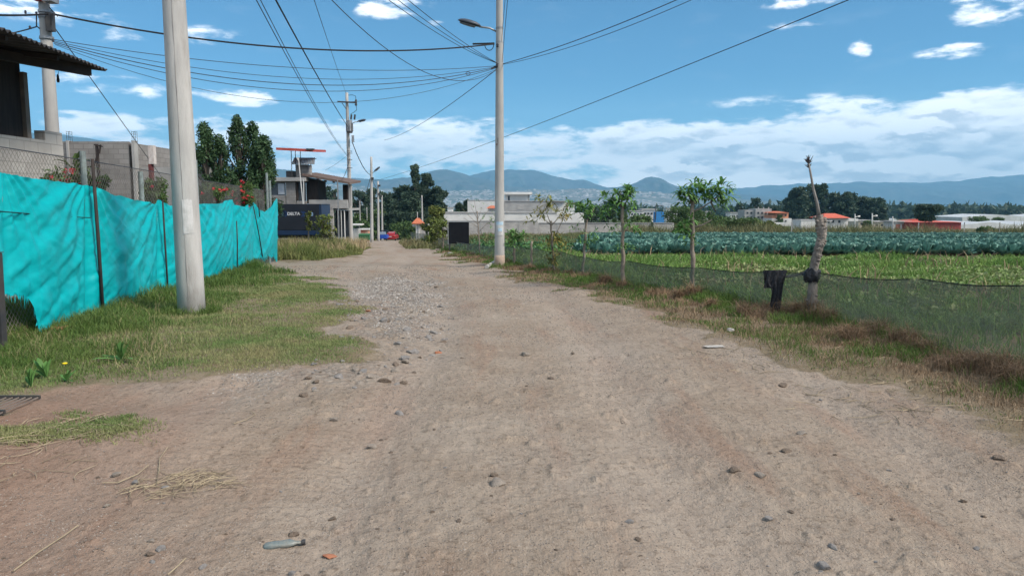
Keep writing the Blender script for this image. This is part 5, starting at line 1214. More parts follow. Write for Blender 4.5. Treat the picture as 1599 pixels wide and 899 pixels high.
for i, (dz, rr_) in enumerate(((-.12, .075), (-.09, .10), (-.03, .115), (.03, .105), (.07, .075))):
    for j in range(k_):
        a = j*2*math.pi/k_; r_ = rr_*(1+.22*math.sin(a*5+i)+random.uniform(-.1, .1)); c_ = P(1268, 427, Ds); r_ *= .86; v.append((c_[0]+math.cos(a)*r_, Ds+math.sin(a)*r_, c_[2]+dz+random.uniform(-.014, .014)))
mb.add(v, [(i*k_+j, i*k_+(j+1) % k_, (i+1)*k_+(j+1) % k_, (i+1)*k_+j) for i in range(4) for j in range(k_)]); obj('plastic_tie', mb, m_blk, T, smooth=True)

# yellowish tree and other shrubs
ptree('yellowish_tree', 'loose yellow green small tree left of the black board, over the net fence end', 'tree', 677, 322, 44, 52.0, m_bushy, n=1100, leaf=.15, shape='round', crown0=.18, lumps_n=26)
ptree('leaning_shrub', 'pale branching shrub with yellow leaves growing in front of the truck', 'shrub', 505, 335, 40, 40.0, m_bushy, n=700, leaf=.10, shape='round', crown0=.15, lumps_n=30, bark=m_bark)
ptree('leaning_shrub', 'leafy shoot at the left tip of the shrub in front of the truck lettering', 'shrub', 480, 331, 16, 40.5, m_bushy, n=320, leaf=.10, shape='round', crown0=.55, lumps_n=8, bark=m_bark)
# flowering shrubs over the chain-link fence
def flowering(label, px, py, wpx, hpx, D_, nf, n=900):
    D_ = float(tl_hit(px, 300)[1])+.9; p = P(px, py+hpx, D_); z_ = ghs(p[0], D_); T = thing('flowering_shrub', label, 'shrub', (p[0], D_, z_)); w = wpx/F*D_; top_ = P(px, py, D_)[2]; bot = P(px, py+hpx, D_)[2]
    mb = MB(); lumps = []
    for i in range(10):
        c_ = (p[0]+random.uniform(-.4, .4)*w, D_+random.uniform(-.2, .2), random.uniform(bot, top_-.12)); lumps.append((*c_, w*.22, .18, w*.16+.06)); mb.tube([(p[0], D_, z_), ((p[0]+c_[0])/2, D_, (z_+c_[2])/2+.1), c_], [.02, .013, .006], 5)
    obj('stem', mb, m_bark2, T); obj('foliage', crown_mb(lumps, n, .045), m_bush, T)
    fl = MB()
    for i in range(nf):
        l = random.choice(lumps); v, f, t_ = leafcards((l[0]+random.uniform(-1, 1)*l[3], l[1]-.16, l[2]+random.uniform(-.6, 1)*l[5]), (.05, .04, .045), 16, .028); fl.bulk(v, f, t_)
    obj('blossom', fl, m_flower, T); return T
flowering('shrub with scattered pink red blossoms beside the first grey fence post above the tarp', 100, 258, 56, 30, 11.2, 8, 420)
flowering('green shrub with a few orange pink blossoms right of the first fence post', 152, 268, 34, 26, 12.5, 4, 500)
flowering('leafy green shrub without many flowers left of the thick leaning pole', 240, 276, 50, 40, 17.5, 1, 1500)
flowering('sparse shrub with pink blossoms just right of the thick leaning pole', 332, 285, 40, 28, 19.5, 6, 500)
flowering('dense bush full of red blossoms over the far part of the tarp', 376, 284, 42, 34, 20.5, 22, 1800)
T = thing('banana_plant', 'broad leaved dark plant behind the first grey fence post', 'plant', (P(118, 275, 13.2)[0], 13.2, ghs(-8, 13.2)))
mb = MB(); rosette(mb, P(116, 265, 13.2), 12, .42, .12, up=.5, droop=1.2); rosette(mb, P(124, 272, 13.2), 8, .36, .11, up=.4, droop=1.3); obj('leaves', mb, m_bush, T)
mb = MB(); mb.tube([(P(118, 275, 13.2)[0], 13.2, T.location[2]), P(118, 266, 13.2)], .05, 8); obj('stem', mb, m_bark2, T)

# ------------------------------------------------------------------ shade net fence
NB = [(640,377),(668,383),(700,392),(735,401),(780,411),(803,416),(830,422),(866,430),(909,436),(973,453),(1082,466),(1205,493),(1268,508),(1420,545),(1599,600)]
NT_ = [362,366,375,381,384,384,388,392,402,408,418,424,427,436,446]
nodes = []
for (u, v), t_ in zip(NB, NT_):
    x, y, z = on(u, v); nodes.append([x, y, z, P(u, t_, y)[2]])
dxy = np.array(nodes[-1][:2])-np.array(nodes[-2][:2])
for k_ in (1, 2, 3):
    q = np.array(nodes[14][:2])+dxy*k_*1.0; nodes.append([q[0], q[1], ghs(*q), ghs(*q)+.85])
T = thing('net_fence', 'low dark green see-through shade net strung between living stakes', 'fence', tuple(nodes[9][:3]))
def net_alpha(t, co):
    n1 = t.noise(co, 2.2, 5, .6); n2 = t.noise(co, 70, 2, .6)
    return t.math('ADD', t.math('MULTIPLY_ADD', n1, .7, .31), t.math('MULTIPLY_ADD', n2, .5, -.25), clamp=True)
m_net = M('dark_shade_net', (.085, .105, .085), (.115, .13, .11), rough=.7, scale=3, bump=0, alpha=net_alpha, stretch=(1, 1, 2.5), transl=.25)
for i in range(len(nodes)-1):
    a, b = nodes[i], nodes[i+1]; L_ = math.hypot(a[0]-b[0], a[1]-b[1]); n = max(8, int(L_*14)); rows = 16
    e = np.linspace(0, 1, n); mb = MB(); V = np.zeros((rows, n, 3)); d_ = np.array([b[1]-a[1], -(b[0]-a[0])])/L_
    for r_ in range(rows):
        k_ = r_/(rows-1); x = a[0]+(b[0]-a[0])*e; y = a[1]+(b[1]-a[1])*e
        zt2 = a[3]+(b[3]-a[3])*e-.05*np.sin(e*math.pi)*min(1, L_/2); zb2 = a[2]+(b[2]-a[2])*e-.03
        off = np.sin(e*math.pi)*(.03+.06*fbm(x*1.2, y*1.2+k_*2, 3, 3))+.02*fbm(x*4, k_*3+y, 3, 4)
        V[r_] = np.stack([x+.11+.9*off, y+.07+.4*off, zt2*(1-k_)+zb2*k_], 1)
    ii = np.arange(rows-1)[:, None]; jj = np.arange(n-1)[None, :]
    mb.bulk(V.reshape(-1, 3), np.stack([ii*n+jj, (ii+1)*n+jj, (ii+1)*n+jj+1, ii*n+jj+1], -1).reshape(-1, 4), np.zeros(rows*n)); pn = obj('net_panel', mb, m_net, T, smooth=True)
    mb = MB(); mb.tube(V[0][::3] if n > 12 else V[0], .006, 5); obj('hem', mb, m_cable, pn)
# bunched black plastic hanging on the net
mb = MB()
def sheet(pts0, pts1, rows=14, cols=14, wob=.05):
    V = np.zeros((rows, cols, 3))
    for r_ in range(rows):
        for c_ in range(cols):
            k_ = r_/(rows-1); e = c_/(cols-1); l = np.interp(k_, [q[0] for q in pts0], [q[1] for q in pts0]); rr_ = np.interp(k_, [q[0] for q in pts1], [q[1] for q in pts1]); v_ = pts2[0]+(pts2[1]-pts2[0])*k_
            p = P(l+(rr_-l)*e, v_, Dn); p[1] -= .03+wob*abs(math.sin(e*9+k_*3))+wob*.5*vnoise(e*4, k_*5, 1); V[r_, c_] = p
    ii = np.arange(rows-1)[:, None]; jj = np.arange(cols-1)[None, :]; mb.bulk(V.reshape(-1, 3), np.stack([ii*cols+jj, (ii+1)*cols+jj, (ii+1)*cols+jj+1, ii*cols+jj+1], -1).reshape(-1, 4), np.zeros(rows*cols))
Dn = nodes[11][1]-.05; pts2 = (421, 500); sheet([(0, 1193), (.25, 1194), (.4, 1203), (1, 1196)], [(0, 1228), (.25, 1222), (.5, 1218), (1, 1212)])
pts2 = (422, 449); sheet([(0, 1190), (1, 1191)], [(0, 1212), (1, 1203)], 8, 10)
pn = obj('bunched_black_plastic', mb, m_blk, T, smooth=True)
mb = MB(); pr = [(1212, 428), (1228, 432), (1246, 429), (1262, 425)]; mb.tube([P(a, b, Dn-.05+.15) for a, b in pr], [.035, .024, .020, .035], 7); obj('twisted_plastic', mb, m_blk, T)

for (px, py, w, d_, lb) in ((925,322,36,125.,'dark tree right of the white yard wall, behind the leaning stake'), (948,320,30,128.,'dark tree between the leaning stake and the dense headed stake'), (1000,336,44,118.,'low olive tree line above the block wall beside the dense headed stake'), (968,330,30,122.,'small green tree right behind the dense headed stake')):
    ptree('small_tree', lb, 'tree', px, py, w, d_, m_bush if d_ < 123 else m_euc, n=1800, leaf=.26, shape='round', crown0=.05, lumps_n=14)
# ------------------------------------------------------------------ grasses, weeds, crops
m_grass = foliage_mat('green_grass', (.082, .145, .032), (.130, .185, .050), transl=.3, tint=.5, scale=1.2)
m_turf = foliage_mat('dry_turf', (.125, .200, .060), (.27, .26, .125), transl=.25, tint=.4, scale=1.0)
m_dry = foliage_mat('dry_straw', (.20, .130, .078), (.30, .21, .13), transl=.15, tint=.45, scale=2)
m_straw = M('straw', (.34, .28, .19), (.24, .195, .135), bump=0, scale=5, tint=.3)
m_weed = foliage_mat('field_weeds', (.10, .20, .045), (.17, .26, .065), transl=.3, tint=.5, scale=.8)
m_tall = foliage_mat('tall_mound_grass', (.10, .14, .035), (.20, .20, .075), transl=.3, tint=.5, scale=.5)
m_cab = foliage_mat('cabbage_leaves', (.075, .185, .150), (.12, .24, .195), transl=.1, tint=.45, scale=2, rough=.5)
def blades(P0, h, w, lean=.35, tint=(.1, .95), curl=.3):
    n = len(P0); a = rng.uniform(0, 2*math.pi, n); ln_ = rng.uniform(0, lean, n); b = rng.uniform(0, 2*math.pi, n)
    d = np.stack([np.cos(a)*ln_, np.sin(a)*ln_, np.sqrt(1-np.minimum(ln_, .99)**2)], 1); s = np.stack([np.cos(b), np.sin(b), np.zeros(n)], 1)
    h = np.asarray(h)[:, None] if not np.isscalar(h) else h; w = np.asarray(w)[:, None] if not np.isscalar(w) else w
    out_ = np.stack([np.cos(a), np.sin(a), np.full(n, -.5)], 1)
    m1 = P0+d*h*.55; tip = P0+d*h+out_*h*curl*rng.random((n, 1))
    v = np.stack([P0-s*w*.5, P0+s*w*.5, m1+s*w*.4, m1-s*w*.4, tip], 1).reshape(-1, 3)
    i = np.arange(n)[:, None]*5; q = i+np.array([[0, 1, 2, 3]]); t3 = i+np.array([[3, 2, 4]])
    tt_ = np.repeat(rng.uniform(*tint, n), 5); tt_[4::5] += .15
    return v, q, t3, np.clip(tt_, 0, 1)
def add_blades(mb, P0, h, w, **k):
    v, q, t3, t_ = blades(P0, h, w, **k); n0 = mb.n; mb.bulk(v, q, t_); mb.f.append(('B', t3+n0))
def scatter(n, x0, x1, y0, y1, cond, pw=1.5, near=6.0):
    """points with density falling with distance, kept where cond(x,y) > random"""
    res = []; got = 0; tries = 0
    while got < n and tries < 60:
        m_ = n*2; tries += 1
        y = rng.uniform(y0, y1, m_); x = rng.uniform(x0, x1, m_)
        r_ = np.hypot(x, y); keep = rng.random(m_) < np.minimum(1, (near/np.maximum(r_, .1))**pw)
        x, y = x[keep], y[keep]; c = rng.random(len(x)) < cond(x, y); res.append(np.stack([x[c], y[c]], 1)); got += c.sum()
    q = np.concatenate(res)[:n]; return np.concatenate([q, gh(q[:, 0], q[:, 1])[:, None]], 1)
def stuff(name, mb, mat, label, cat): return tag(obj(name, mb, mat, loc=(0, 10, 0)), label, cat, kind='stuff')
def frust(x, y, m_=.80): return (np.abs(x) < y*m_+1.5).astype(float)
def dist_w(p): return np.clip(np.hypot(p[:, 0], p[:, 1])/9, .8, 4.5)
# left verge : short worn turf, taller green grass along the tarp
def verge(x, y): return np.clip((-road_sd(x, y)-veg_edge(x, y))/.35, 0, 1)*(x < -.5)*(y < 27)*frust(x, y)
p = scatter(125000, -12, -1.5, 3.6, 26, lambda x, y: verge(x, y)*np.clip(.7+1.3*fbm(x/1.1, y/1.1, 3, 4), .12, 1)*(x > fence_line(y)-.5), 1.2, 6)
edge_d = np.clip(-road_sd(p[:, 0], p[:, 1]), 0, 9)
tallk = np.clip(1-(p[:, 0]-fence_line(p[:, 1]))/2.6, 0, 1)
mb = MB(); hh = (.014+.020*rng.random(len(p)))*(1+.6*np.clip(edge_d, 0, 1)); add_blades(mb, p, hh, .006*dist_w(p), lean=.85, tint=(.2, .95)); stuff('short_turf', mb, m_turf, 'short worn yellow green turf on the left roadside', 'grass')
def tallc(x, y):
    k_ = np.clip(1.15-(x-fence_line(y))/1.8+1.1*fbm(x/.7, y/.7, 3, 1), 0, 1); return k_*verge(x, y)*(x > fence_line(y)-1.6)
p = scatter(70000, -13, -2, 5.4, 26, tallc, 1.2, 7)
mb = MB(); k_ = np.clip(1.15-(p[:, 0]-fence_line(p[:, 1]))/2.2, .15, 1)*np.clip(.8+1.2*fbm(p[:, 0]/.9, p[:, 1]/.9, 3, 6), .3, 1.5)
add_blades(mb, p, (.11+.23*rng.random(len(p)))*k_*np.clip((p[:, 1]-3)/9, .45, 1)+.02, .0065*dist_w(p), lean=.7, curl=.5); stuff('tall_grass', mb, m_grass, 'longer green grass along the foot of the teal tarp', 'grass')
p = scatter(3500, -13, -2, 5.4, 26, lambda x, y: tallc(x, y)*np.clip(fbm(x/.5, y/.5, 3, 7)*3, 0, 1), 1.2, 7)
mb = MB(); add_blades(mb, p, .12+.14*rng.random(len(p)), .004*dist_w(p), lean=.8, curl=.7); stuff('dry_grass', mb, M('bleached_grass', (.30, .25, .14), (.22, .19, .10), bump=0, tint=.4), 'bleached dry stalks among the left roadside grass', 'grass')
p = scatter(9000, -5, -1.5, 3.2, 6, lambda x, y: np.clip(sdist(x, y, PATCH)/.25+.3+fbm(x/.3, y/.3, 3, 2)*1.6, 0, 1), 0, 5)
mb = MB(); add_blades(mb, p, .015+.025*rng.random(len(p)), .005, lean=.85); stuff('turf_patch', mb, m_turf, 'small isolated grass patch on bare soil at the lower left', 'grass')
# grassy mound by the truck
def mound(x, y): return ((sdist(x, y, [W(430,409), W(500,408), W(560,399), W(577,388), W(568,378), (-13.6,60), (-30,60), (-32,28)])/.6+.6*fbm(x/2, y/2, 3, 3)) > 0).astype(float)
p = scatter(60000, -30, -5, 27.5, 60, lambda x, y: mound(x, y)*frust(x, y, .36), .6, 30)
mb = MB(); hk = np.clip(.7+1.3*fbm(p[:, 0]/2.0, p[:, 1]/2.0, 3, 2), .25, 1.4)*np.clip(sdist(p[:, 0], p[:, 1], ROAD)*-1/1.6+.15, .15, 1)
add_blades(mb, p, (.28+.42*rng.random(len(p)))*hk, .028, lean=.5, tint=(.1, 1)); stuff('mound_grass', mb, m_tall, 'tall mixed green and straw coloured grass on the mound before the truck', 'grass')
p = scatter(6000, -22, -8, 30, 56, lambda x, y: mound(x, y)*np.clip(fbm(x/1.6, y/1.6, 3, 5)*3+.1, 0, 1), .3, 30)
mb = MB(); add_blades(mb, p, .5+.4*rng.random(len(p)), .02, lean=.4); stuff('straw_stalks', mb, M('straw_stalk', (.33, .27, .15), (.26, .2, .12), bump=0, tint=.35), 'dry upright straw stalks on the mound before the truck', 'grass')
# right verge in front of the net
NX = np.array([n_[0] for n_ in nodes])[::-1]; NY = np.array([n_[1] for n_ in nodes])[::-1]
def net_x(y): return np.interp(y, NY, NX)
def rverge(x, y): return np.clip((-road_sd(x, y)-veg_edge(x, y))/.4, 0, 1)*(x > road_c(y))*frust(x, y)
def rv(x, y): return rverge(x, y)*(x < net_x(y)+.25)
p = scatter(42000, -9, 8, 3.2, 60, lambda x, y: rv(x, y)*np.clip(.10+2.6*fbm(x/.55, y/.75, 3, 1), 0, 1), 1.0, 8)
mb = MB(); nd = np.clip(1-(net_x(p[:, 1])-p[:, 0])/1.3, .12, 1); add_blades(mb, p, (.07+.20*rng.random(len(p)))*nd, .007*dist_w(p), lean=.75, curl=.5); stuff('green_tufts', mb, foliage_mat('fresh_grass', (.080, .150, .028), (.115, .18, .042), transl=.3, tint=.5, scale=1), 'fresh green grass tufts at the foot of the shade net', 'grass')
p = scatter(46000, -8, 8, 3.2, 40, lambda x, y: rv(x, y)*np.clip(.22-2.2*fbm(x/.55, y/.75, 3, 1), 0, 1)*np.clip(1.5-(net_x(y)-x)/1.6, .3, 1), 1.0, 7)
mb = MB(); nd = np.clip(1.1-(net_x(p[:, 1])-p[:, 0])/1.0, .06, 1); add_blades(mb, p, (.04+.22*rng.random(len(p)))*np.clip(p[:, 1]/11, .5, 1)*nd*np.clip(.7+1.6*fbm(p[:, 0]/.35, p[:, 1]/.4, 2, 5), .2, 1.5), .006*dist_w(p), lean=.95, curl=.9); stuff('withered_grass', mb, m_dry, 'brown withered grass matted below the shade net', 'grass')
p = scatter(26000, -8, 8, 3.2, 40, lambda x, y: rv(x, y)*np.clip(.75+1.5*fbm(x/.4, y/.4, 3, 6), .1, 1), 1.0, 6)
mb = MB(); add_blades(mb, p, .03+.09*rng.random(len(p)), .005*dist_w(p), lean=.99, curl=.25, tint=(0, 1)); stuff('dead_litter', mb, M('dead_grass_litter', (.27, .20, .13), (.20, .14, .09), bump=0, tint=.45, scale=3), 'flat dead grass litter along the right edge of the road', 'litter')
p = scatter(9000, -8, 8, 3.2, 40, lambda x, y: rv(x, y)*np.clip(2.6*fbm(x/.5+7, y/.5, 3, 4)-.1, 0, 1), 1.0, 6)
mb = MB(); add_blades(mb, p, .04+.08*rng.random(len(p)), .006*dist_w(p), lean=.8); stuff('low_green_tufts', mb, m_grass, 'low green tufts scattered along the right road edge', 'grass')
# distinct brown clumps hanging by the net
cl = MB(); spots = [(1268,505,1.0),(1292,512,.8),(1240,500,.7),(1160,498,.6),(1082,470,.8),(1060,470,.6),(1110,484,.5),(945,450,.8),(1370,532,.8),(1330,540,.8),(1410,550,.9),(1516,585,.9),(1560,592,1.1),(1590,610,1.0),(1480,585,.6),(1000,458,.4),(970,455,.6),(830,425,.6),(1440,560,.7)]
sk = MB()
cp = thing
for (u, v, s_) in spots:
    x, y, z = on(u, v); n = int(420*s_)
    mbc = MB(); aa = rng.uniform(0, 2*math.pi, n); rr_ = rng.random(n)**.5*.16*s_
    pp_ = np.stack([x+np.cos(aa)*rr_, y+np.sin(aa)*rr_, np.full(n, z)], 1); add_blades(mbc, pp_, (.14+.40*rng.random(n))*s_*min(1, max(.5, y/10.5)), .0065*max(1, y/9), lean=.45, curl=1.3)
    o = obj('withered_clump', mbc, m_dry, loc=(x, y, z)); tag(o, 'brown withered grass clump drooping at the foot of the shade net', 'grass clump', 'withered clumps along the shade net')
# behind the net: weeds, crops
def beyond(x, y): return (x > net_x(y)+.15).astype(float)*frust(x, y)*(sdist(x, y, FIELD) < 0)
p = scatter(120000, -6, 30, 4.2, 46, lambda x, y: beyond(x, y)*np.clip(.75+1.6*fbm(x/1.6, y/1.6, 3, 3), .1, 1), .8, 10)
mb = MB(); add_blades(mb, p, (.09+.26*rng.random(len(p)))*np.clip(.8+1.2*fbm(p[:, 0]/2.2, p[:, 1]/2.2, 3, 6), .35, 1.5), .013*dist_w(p), lean=.75, curl=.5); stuff('field_weeds', mb, m_weed, 'light green weeds covering the near part of the field', 'weeds')
p = scatter(5200, -4, 28, 6, 34, lambda x, y: beyond(x, y)*np.clip(.4+2*fbm(x/1.8+9, y/1.8, 3, 3), .0, 1), .6, 10)
mb = MB()
for q in p[:3400]:
    if q[0] > net_x(q[1])+1.6: rosette(mb, (q[0], q[1], q[2]+.06), 6, .14, .08, up=.6, droop=.8)
stuff('lettuce_leftovers', mb, foliage_mat('pale_broad_leaves', (.17, .25, .085), (.26, .29, .13), transl=.2, tint=.35), 'pale broad leaves of leftover lettuces among the weeds', 'crop')
p = scatter(420, 1.5, 30, 5, 32, lambda x, y: beyond(x, y)*np.clip(fbm(x/1.2+4, y/1.2, 3, 2)*3, 0, 1), .8, 10)
mb = MB(); add_blades(mb, p, .35+.35*rng.random(len(p)), .010*dist_w(p), lean=.5, curl=.6); stuff('dry_weed_stalks', mb, M('weed_stalk', (.30, .24, .15), (.24, .15, .10), bump=0, tint=.35), 'dry weed stalks standing in the field', 'weeds')
# rough grass at the far field edge and in front of the block wall
p = scatter(60000, -12, 75, 46, 97, lambda x, y: ((sdist(x, y, FIELD) < 0.3) & (x > -9-(y-60)*.17)).astype(float)*frust(x, y), .0, 30)
mb = MB(); k_ = np.where((p[:, 1] > 80) & (p[:, 0] > 14), 2.6, 1.0); add_blades(mb, p, (.2+.45*rng.random(len(p)))*k_*np.clip(.7+1.5*fbm(p[:, 0]/4, p[:, 1]/4, 3, 1), .3, 1.5), .06, lean=.6); stuff('rough_grass', mb, foliage_mat('rough_grass', (.10, .12, .045), (.19, .165, .085), transl=.2, tint=.5, scale=.2), 'rough olive grass and weeds beyond the cabbages', 'grass')
# cabbages
def cab_mesh(seed):
    random.seed(seed); mb = MB()
    for ring_, (n, e0, L_) in enumerate(((7, .35, .30), (7, .8, .27), (5, 1.15, .2))):
        for i in range(n):
            a = i*2*math.pi/n+ring_*.5+random.uniform(-.25, .25); e = e0+random.uniform(-.15, .15); l = L_*random.uniform(.85, 1.15); w = l*.72
            d = np.array([math.cos(a)*math.cos(e), math.sin(a)*math.cos(e), math.sin(e)]); s = np.array([-math.sin(a), math.cos(a), 0]); nn = np.cross(s, d)*-1
            c0 = np.array([0, 0, .04]); m1 = c0+d*l*.55; m2 = c0+d*l+np.array([0, 0, -.03*(ring_ == 0)])
            mb.add([c0, m1-s*w*.5+nn*.03, m1, m1+s*w*.5+nn*.03, m2-s*w*.42+nn*.06, m2+nn*.02, m2+s*w*.42+nn*.06], [(0, 2, 1), (0, 3, 2), (1, 2, 5, 4), (2, 3, 6, 5)], random.uniform(.15, .95))
    return mb.mesh('cabbage_plant', smooth=False)
cm = [cab_mesh(i) for i in range(5)]
for m__ in cm: m__.materials.append(m_cab)
random.seed(3); pts = []
fx0 = W(905, 401)[1]
for r_ in range(60):
    y = 31.0+r_*.72
    if 43.5 < y < 46.5: continue
    for c_ in range(260):
        x = 2.2+c_*.46+random.uniform(-.08, .08)+(r_ % 2)*.2; yy_ = y+random.uniform(-.10, .10)
        if abs(x) > yy_*.76+1: continue
        if x < 3.2+(yy_-31)*.12+.8*math.sin(r_*1.3): continue
        if random.random() < .04: continue
        pts.append((x, yy_, r_))
pts.sort(key=lambda q: q[1])
ind = pts[:295]; rest = pts[295:]
zc = gh(np.array([q[0] for q in pts]), np.array([q[1] for q in pts]))
for i, (x, y, r_) in enumerate(ind):
    o = bpy.data.objects.new('cabbage_plant', cm[i % 5]); COL.objects.link(o); s_ = random.uniform(1.15, 1.6); o.location = (x, y, zc[i]); o.rotation_euler = (0, 0, random.uniform(0, 6.28)); o.scale = (s_, s_, s_*1.25)
    tag(o, 'blue green leafy cabbage plant in the nearest rows of the field', 'cabbage', 'cabbages in the nearest rows')
def mesh_np(me):
    v = np.zeros(len(me.vertices)*3, np.float32); me.vertices.foreach_get('co', v); v = v.reshape(-1, 3)
    t_ = np.zeros(len(me.vertices), np.float32); me.attributes['tint'].data.foreach_get('value', t_)
    tri = [p_.vertices[:] for p_ in me.polygons]; return v, [np.array([q for q in tri if len(q) == 3]), np.array([q for q in tri if len(q) == 4])], t_
cmn = [mesh_np(m__) for m__ in cm]; mb = MB()
for i, (x, y, r_) in enumerate(rest):
    v, fs, t_ = cmn[i % 5]; a = random.uniform(0, 6.28); s_ = random.uniform(1.15, 1.65)*(1.12 if y > 46 else 1); c_, s2 = math.cos(a), math.sin(a)
    vv = np.stack([(v[:, 0]*c_-v[:, 1]*s2)*s_+x, (v[:, 0]*s2+v[:, 1]*c_)*s_+y, v[:, 2]*s_*1.3+zc[295+i]], 1); n0 = mb.n
    mb.bulk(vv, fs[0], np.clip(t_*(.75 if y > 46 else 1), 0, 1)); mb.f.append(('B', fs[1]+n0))
stuff('cabbage_rows', mb, m_cab, 'dense farther rows of blue green cabbages', 'crop')
# greener crop strip left of the cabbages
p = scatter(2600, -6, 5, 33, 80, lambda x, y: (x > net_x(y)+.8).astype(float)*(sdist(x, y, FIELD) < 0)*np.clip(.5+2*fbm(x/2, y/3, 3, 1), 0, 1), .0, 30)
mb = MB()
for q in p[:1500]: rosette(mb, (q[0], q[1], q[2]+.1), 6, .32, .16, up=.6, droop=.8)
stuff('young_crop', mb, foliage_mat('young_crop_leaves', (.05, .14, .055), (.08, .17, .07)), 'bright green young crop behind the leafy stakes', 'crop')

# small plants at the lower left
T = thing('dandelion', 'single yellow dandelion flower on a thin stalk in the left grass', 'flower', on(105, 605))
x, y, z = T.location; mb = MB(); mb.tube([(x, y, z), (x+.005, y, z+.10), (x, y-.01, z+.17)], .003, 5); obj('stalk', mb, m_grass, T)
mb = MB(); mb.lathe((x, y-.01, z+.168), [(.004, -.008), (.020, 0), (.022, .006), (.008, .011)], 14); obj('bloom', mb, M('yellow_petals', (.80, .60, .02), bump=0), T)
mb = MB(); rosette(mb, (x, y, z+.01), 9, .14, .035, up=.4); obj('leaves', mb, m_leaf, T)
for (u, v, n, L_, lb) in ((50, 618, 6, .20, 'broad leaved weed growing at the edge of the metal grate'), (74, 600, 9, .20, 'bright broad leaved weed left of the dandelion'), (190, 572, 10, .24, 'upright lush weed clump in the left verge')):
    x, y, z = on(u, v); T = thing('broadleaf_weed', lb, 'weed', (x, y, z)); mb = MB(); rosette(mb, (x, y, z+.01), n, L_, .06, up=1.6, droop=.5); obj('leaves', mb, m_leaf, T)
# tufts round the two nearest poles
for (u, v, rr_, n) in ((300, 492, .27, 900), (780, 419, .24, 260)):
    x, y, z = on(u, v); a = rng.uniform(0, 2*math.pi, n); q = rr_+rng.random(n)*.16; pp_ = np.stack([x+np.cos(a)*q, y+np.sin(a)*q, np.full(n, z)], 1); mb = MB(); add_blades(mb, pp_, .06+.17*rng.random(n), .006*max(1, y/9), lean=.7, curl=.6)
    stuff('pole_foot_grass', mb, m_grass, 'grass tuft grown round the foot of a concrete pole', 'grass')
# grate over the ditch
c4 = [on(0, 668), on(62, 642), on(78, 620), on(-10, 622)]
gx, gy, gz = c4[1]; T = thing('drain_grate', 'rusty dark metal bar grate over the ditch at the left edge', 'grate', (gx-.5, gy+.1, gz))
a = np.array(W(-60, 690)); b = np.array(W(64, 636)); dv = (b-a); Ld = np.linalg.norm(dv); dv /= Ld; nv = np.array([-dv[1], dv[0]])
mb = MB(); zgr = max(ghs(*a), ghs(*b))+.03
for k_ in np.arange(0, .62, .05):
    p0 = a+nv*k_; p1 = b+nv*k_; mb.bar((p0[0], p0[1], zgr), (p1[0], p1[1], zgr), .006, .010)
obj('bars', mb, M('rusty_bar', (.13, .10, .085), (.20, .17, .15), bump=0), T)
mb = MB()
for k_ in (0.02, .5, .98):
    p0 = a+(b-a)*k_-nv*.01; p1 = p0+nv*.62; mb.bar((p0[0], p0[1], zgr+.0), (p1[0], p1[1], zgr+.0), .02, .03)
obj('cross_bar', mb, m_dark, T)

# ------------------------------------------------------------------ stones, litter, straw
def rock_mesh(seed, sub=3, rug=.35, flat=.62):
    import bmesh
    bm = bmesh.new(); bmesh.ops.create_icosphere(bm, subdivisions=sub, radius=.5); r_ = np.random.default_rng(seed)
    pl = r_.normal(size=(9, 3)); pl /= np.linalg.norm(pl, axis=1)[:, None]; dd = r_.uniform(.20, .42, 9)
    for v in bm.verts:
        c = np.array(v.co)
        for n_, d_ in zip(pl, dd):
            k_ = c@n_-d_
            if k_ > 0: c = c-n_*k_*.9
        c = c*(1+.12*vnoise(c[0]*6+seed, c[1]*6+c[2]*5, seed)); c[2] *= flat; v.co = Vector(c)
    me = bpy.data.meshes.new('stone'); bm.to_mesh(me); bm.free(); return me
rm = [rock_mesh(i, 3 if i < 5 else 2) for i in range(9)]
m_stone = M('dusty_stone', (.29, .25, .21), (.20, .175, .15), scale=3, detail=6, bump=.5, bscale=14, bdist=.05)
m_stone2 = M('grey_stone', (.27, .255, .24), (.18, .17, .165), scale=3, detail=6, bump=.5, bscale=14, bdist=.05)
m_stone3 = M('brown_clod', (.20, .155, .12), (.26, .205, .16), scale=4, detail=6, bump=.8, bscale=12, bdist=.06)
m_brk = M('terracotta', (.36, .15, .08), (.30, .13, .08), scale=5)
m_wst = M('pale_stone', (.40, .385, .36), (.30, .29, .275), scale=4)
rr2 = []
for i, me in enumerate(rm):
    vs2 = []
    for m__ in (m_stone, m_stone2, m_stone3, m_brk, m_wst): c_ = me.copy(); c_.materials.append(m__); vs2.append(c_)
    rr2.append(vs2)
def stone(u, v, wpx, mi, label, cat='stone', name='stone', group=None, ratio=1.0, k=None, xyz=None):
    x, y, z = on(u, v) if xyz is None else xyz; w = wpx/F*math.hypot(y, EYE)*1.05 if xyz is None else wpx
    o = bpy.data.objects.new(name, rr2[(k if k is not None else random.randrange(9))][mi]); COL.objects.link(o)
    o.location = (x, y, z+w*.03); o.scale = (w, w*random.uniform(.7, 1), w*random.uniform(.75, 1.1)*ratio); o.rotation_euler = (random.uniform(-.3, .3), random.uniform(-.3, .3), random.uniform(0, 6.28)); tag(o, label, cat, group)
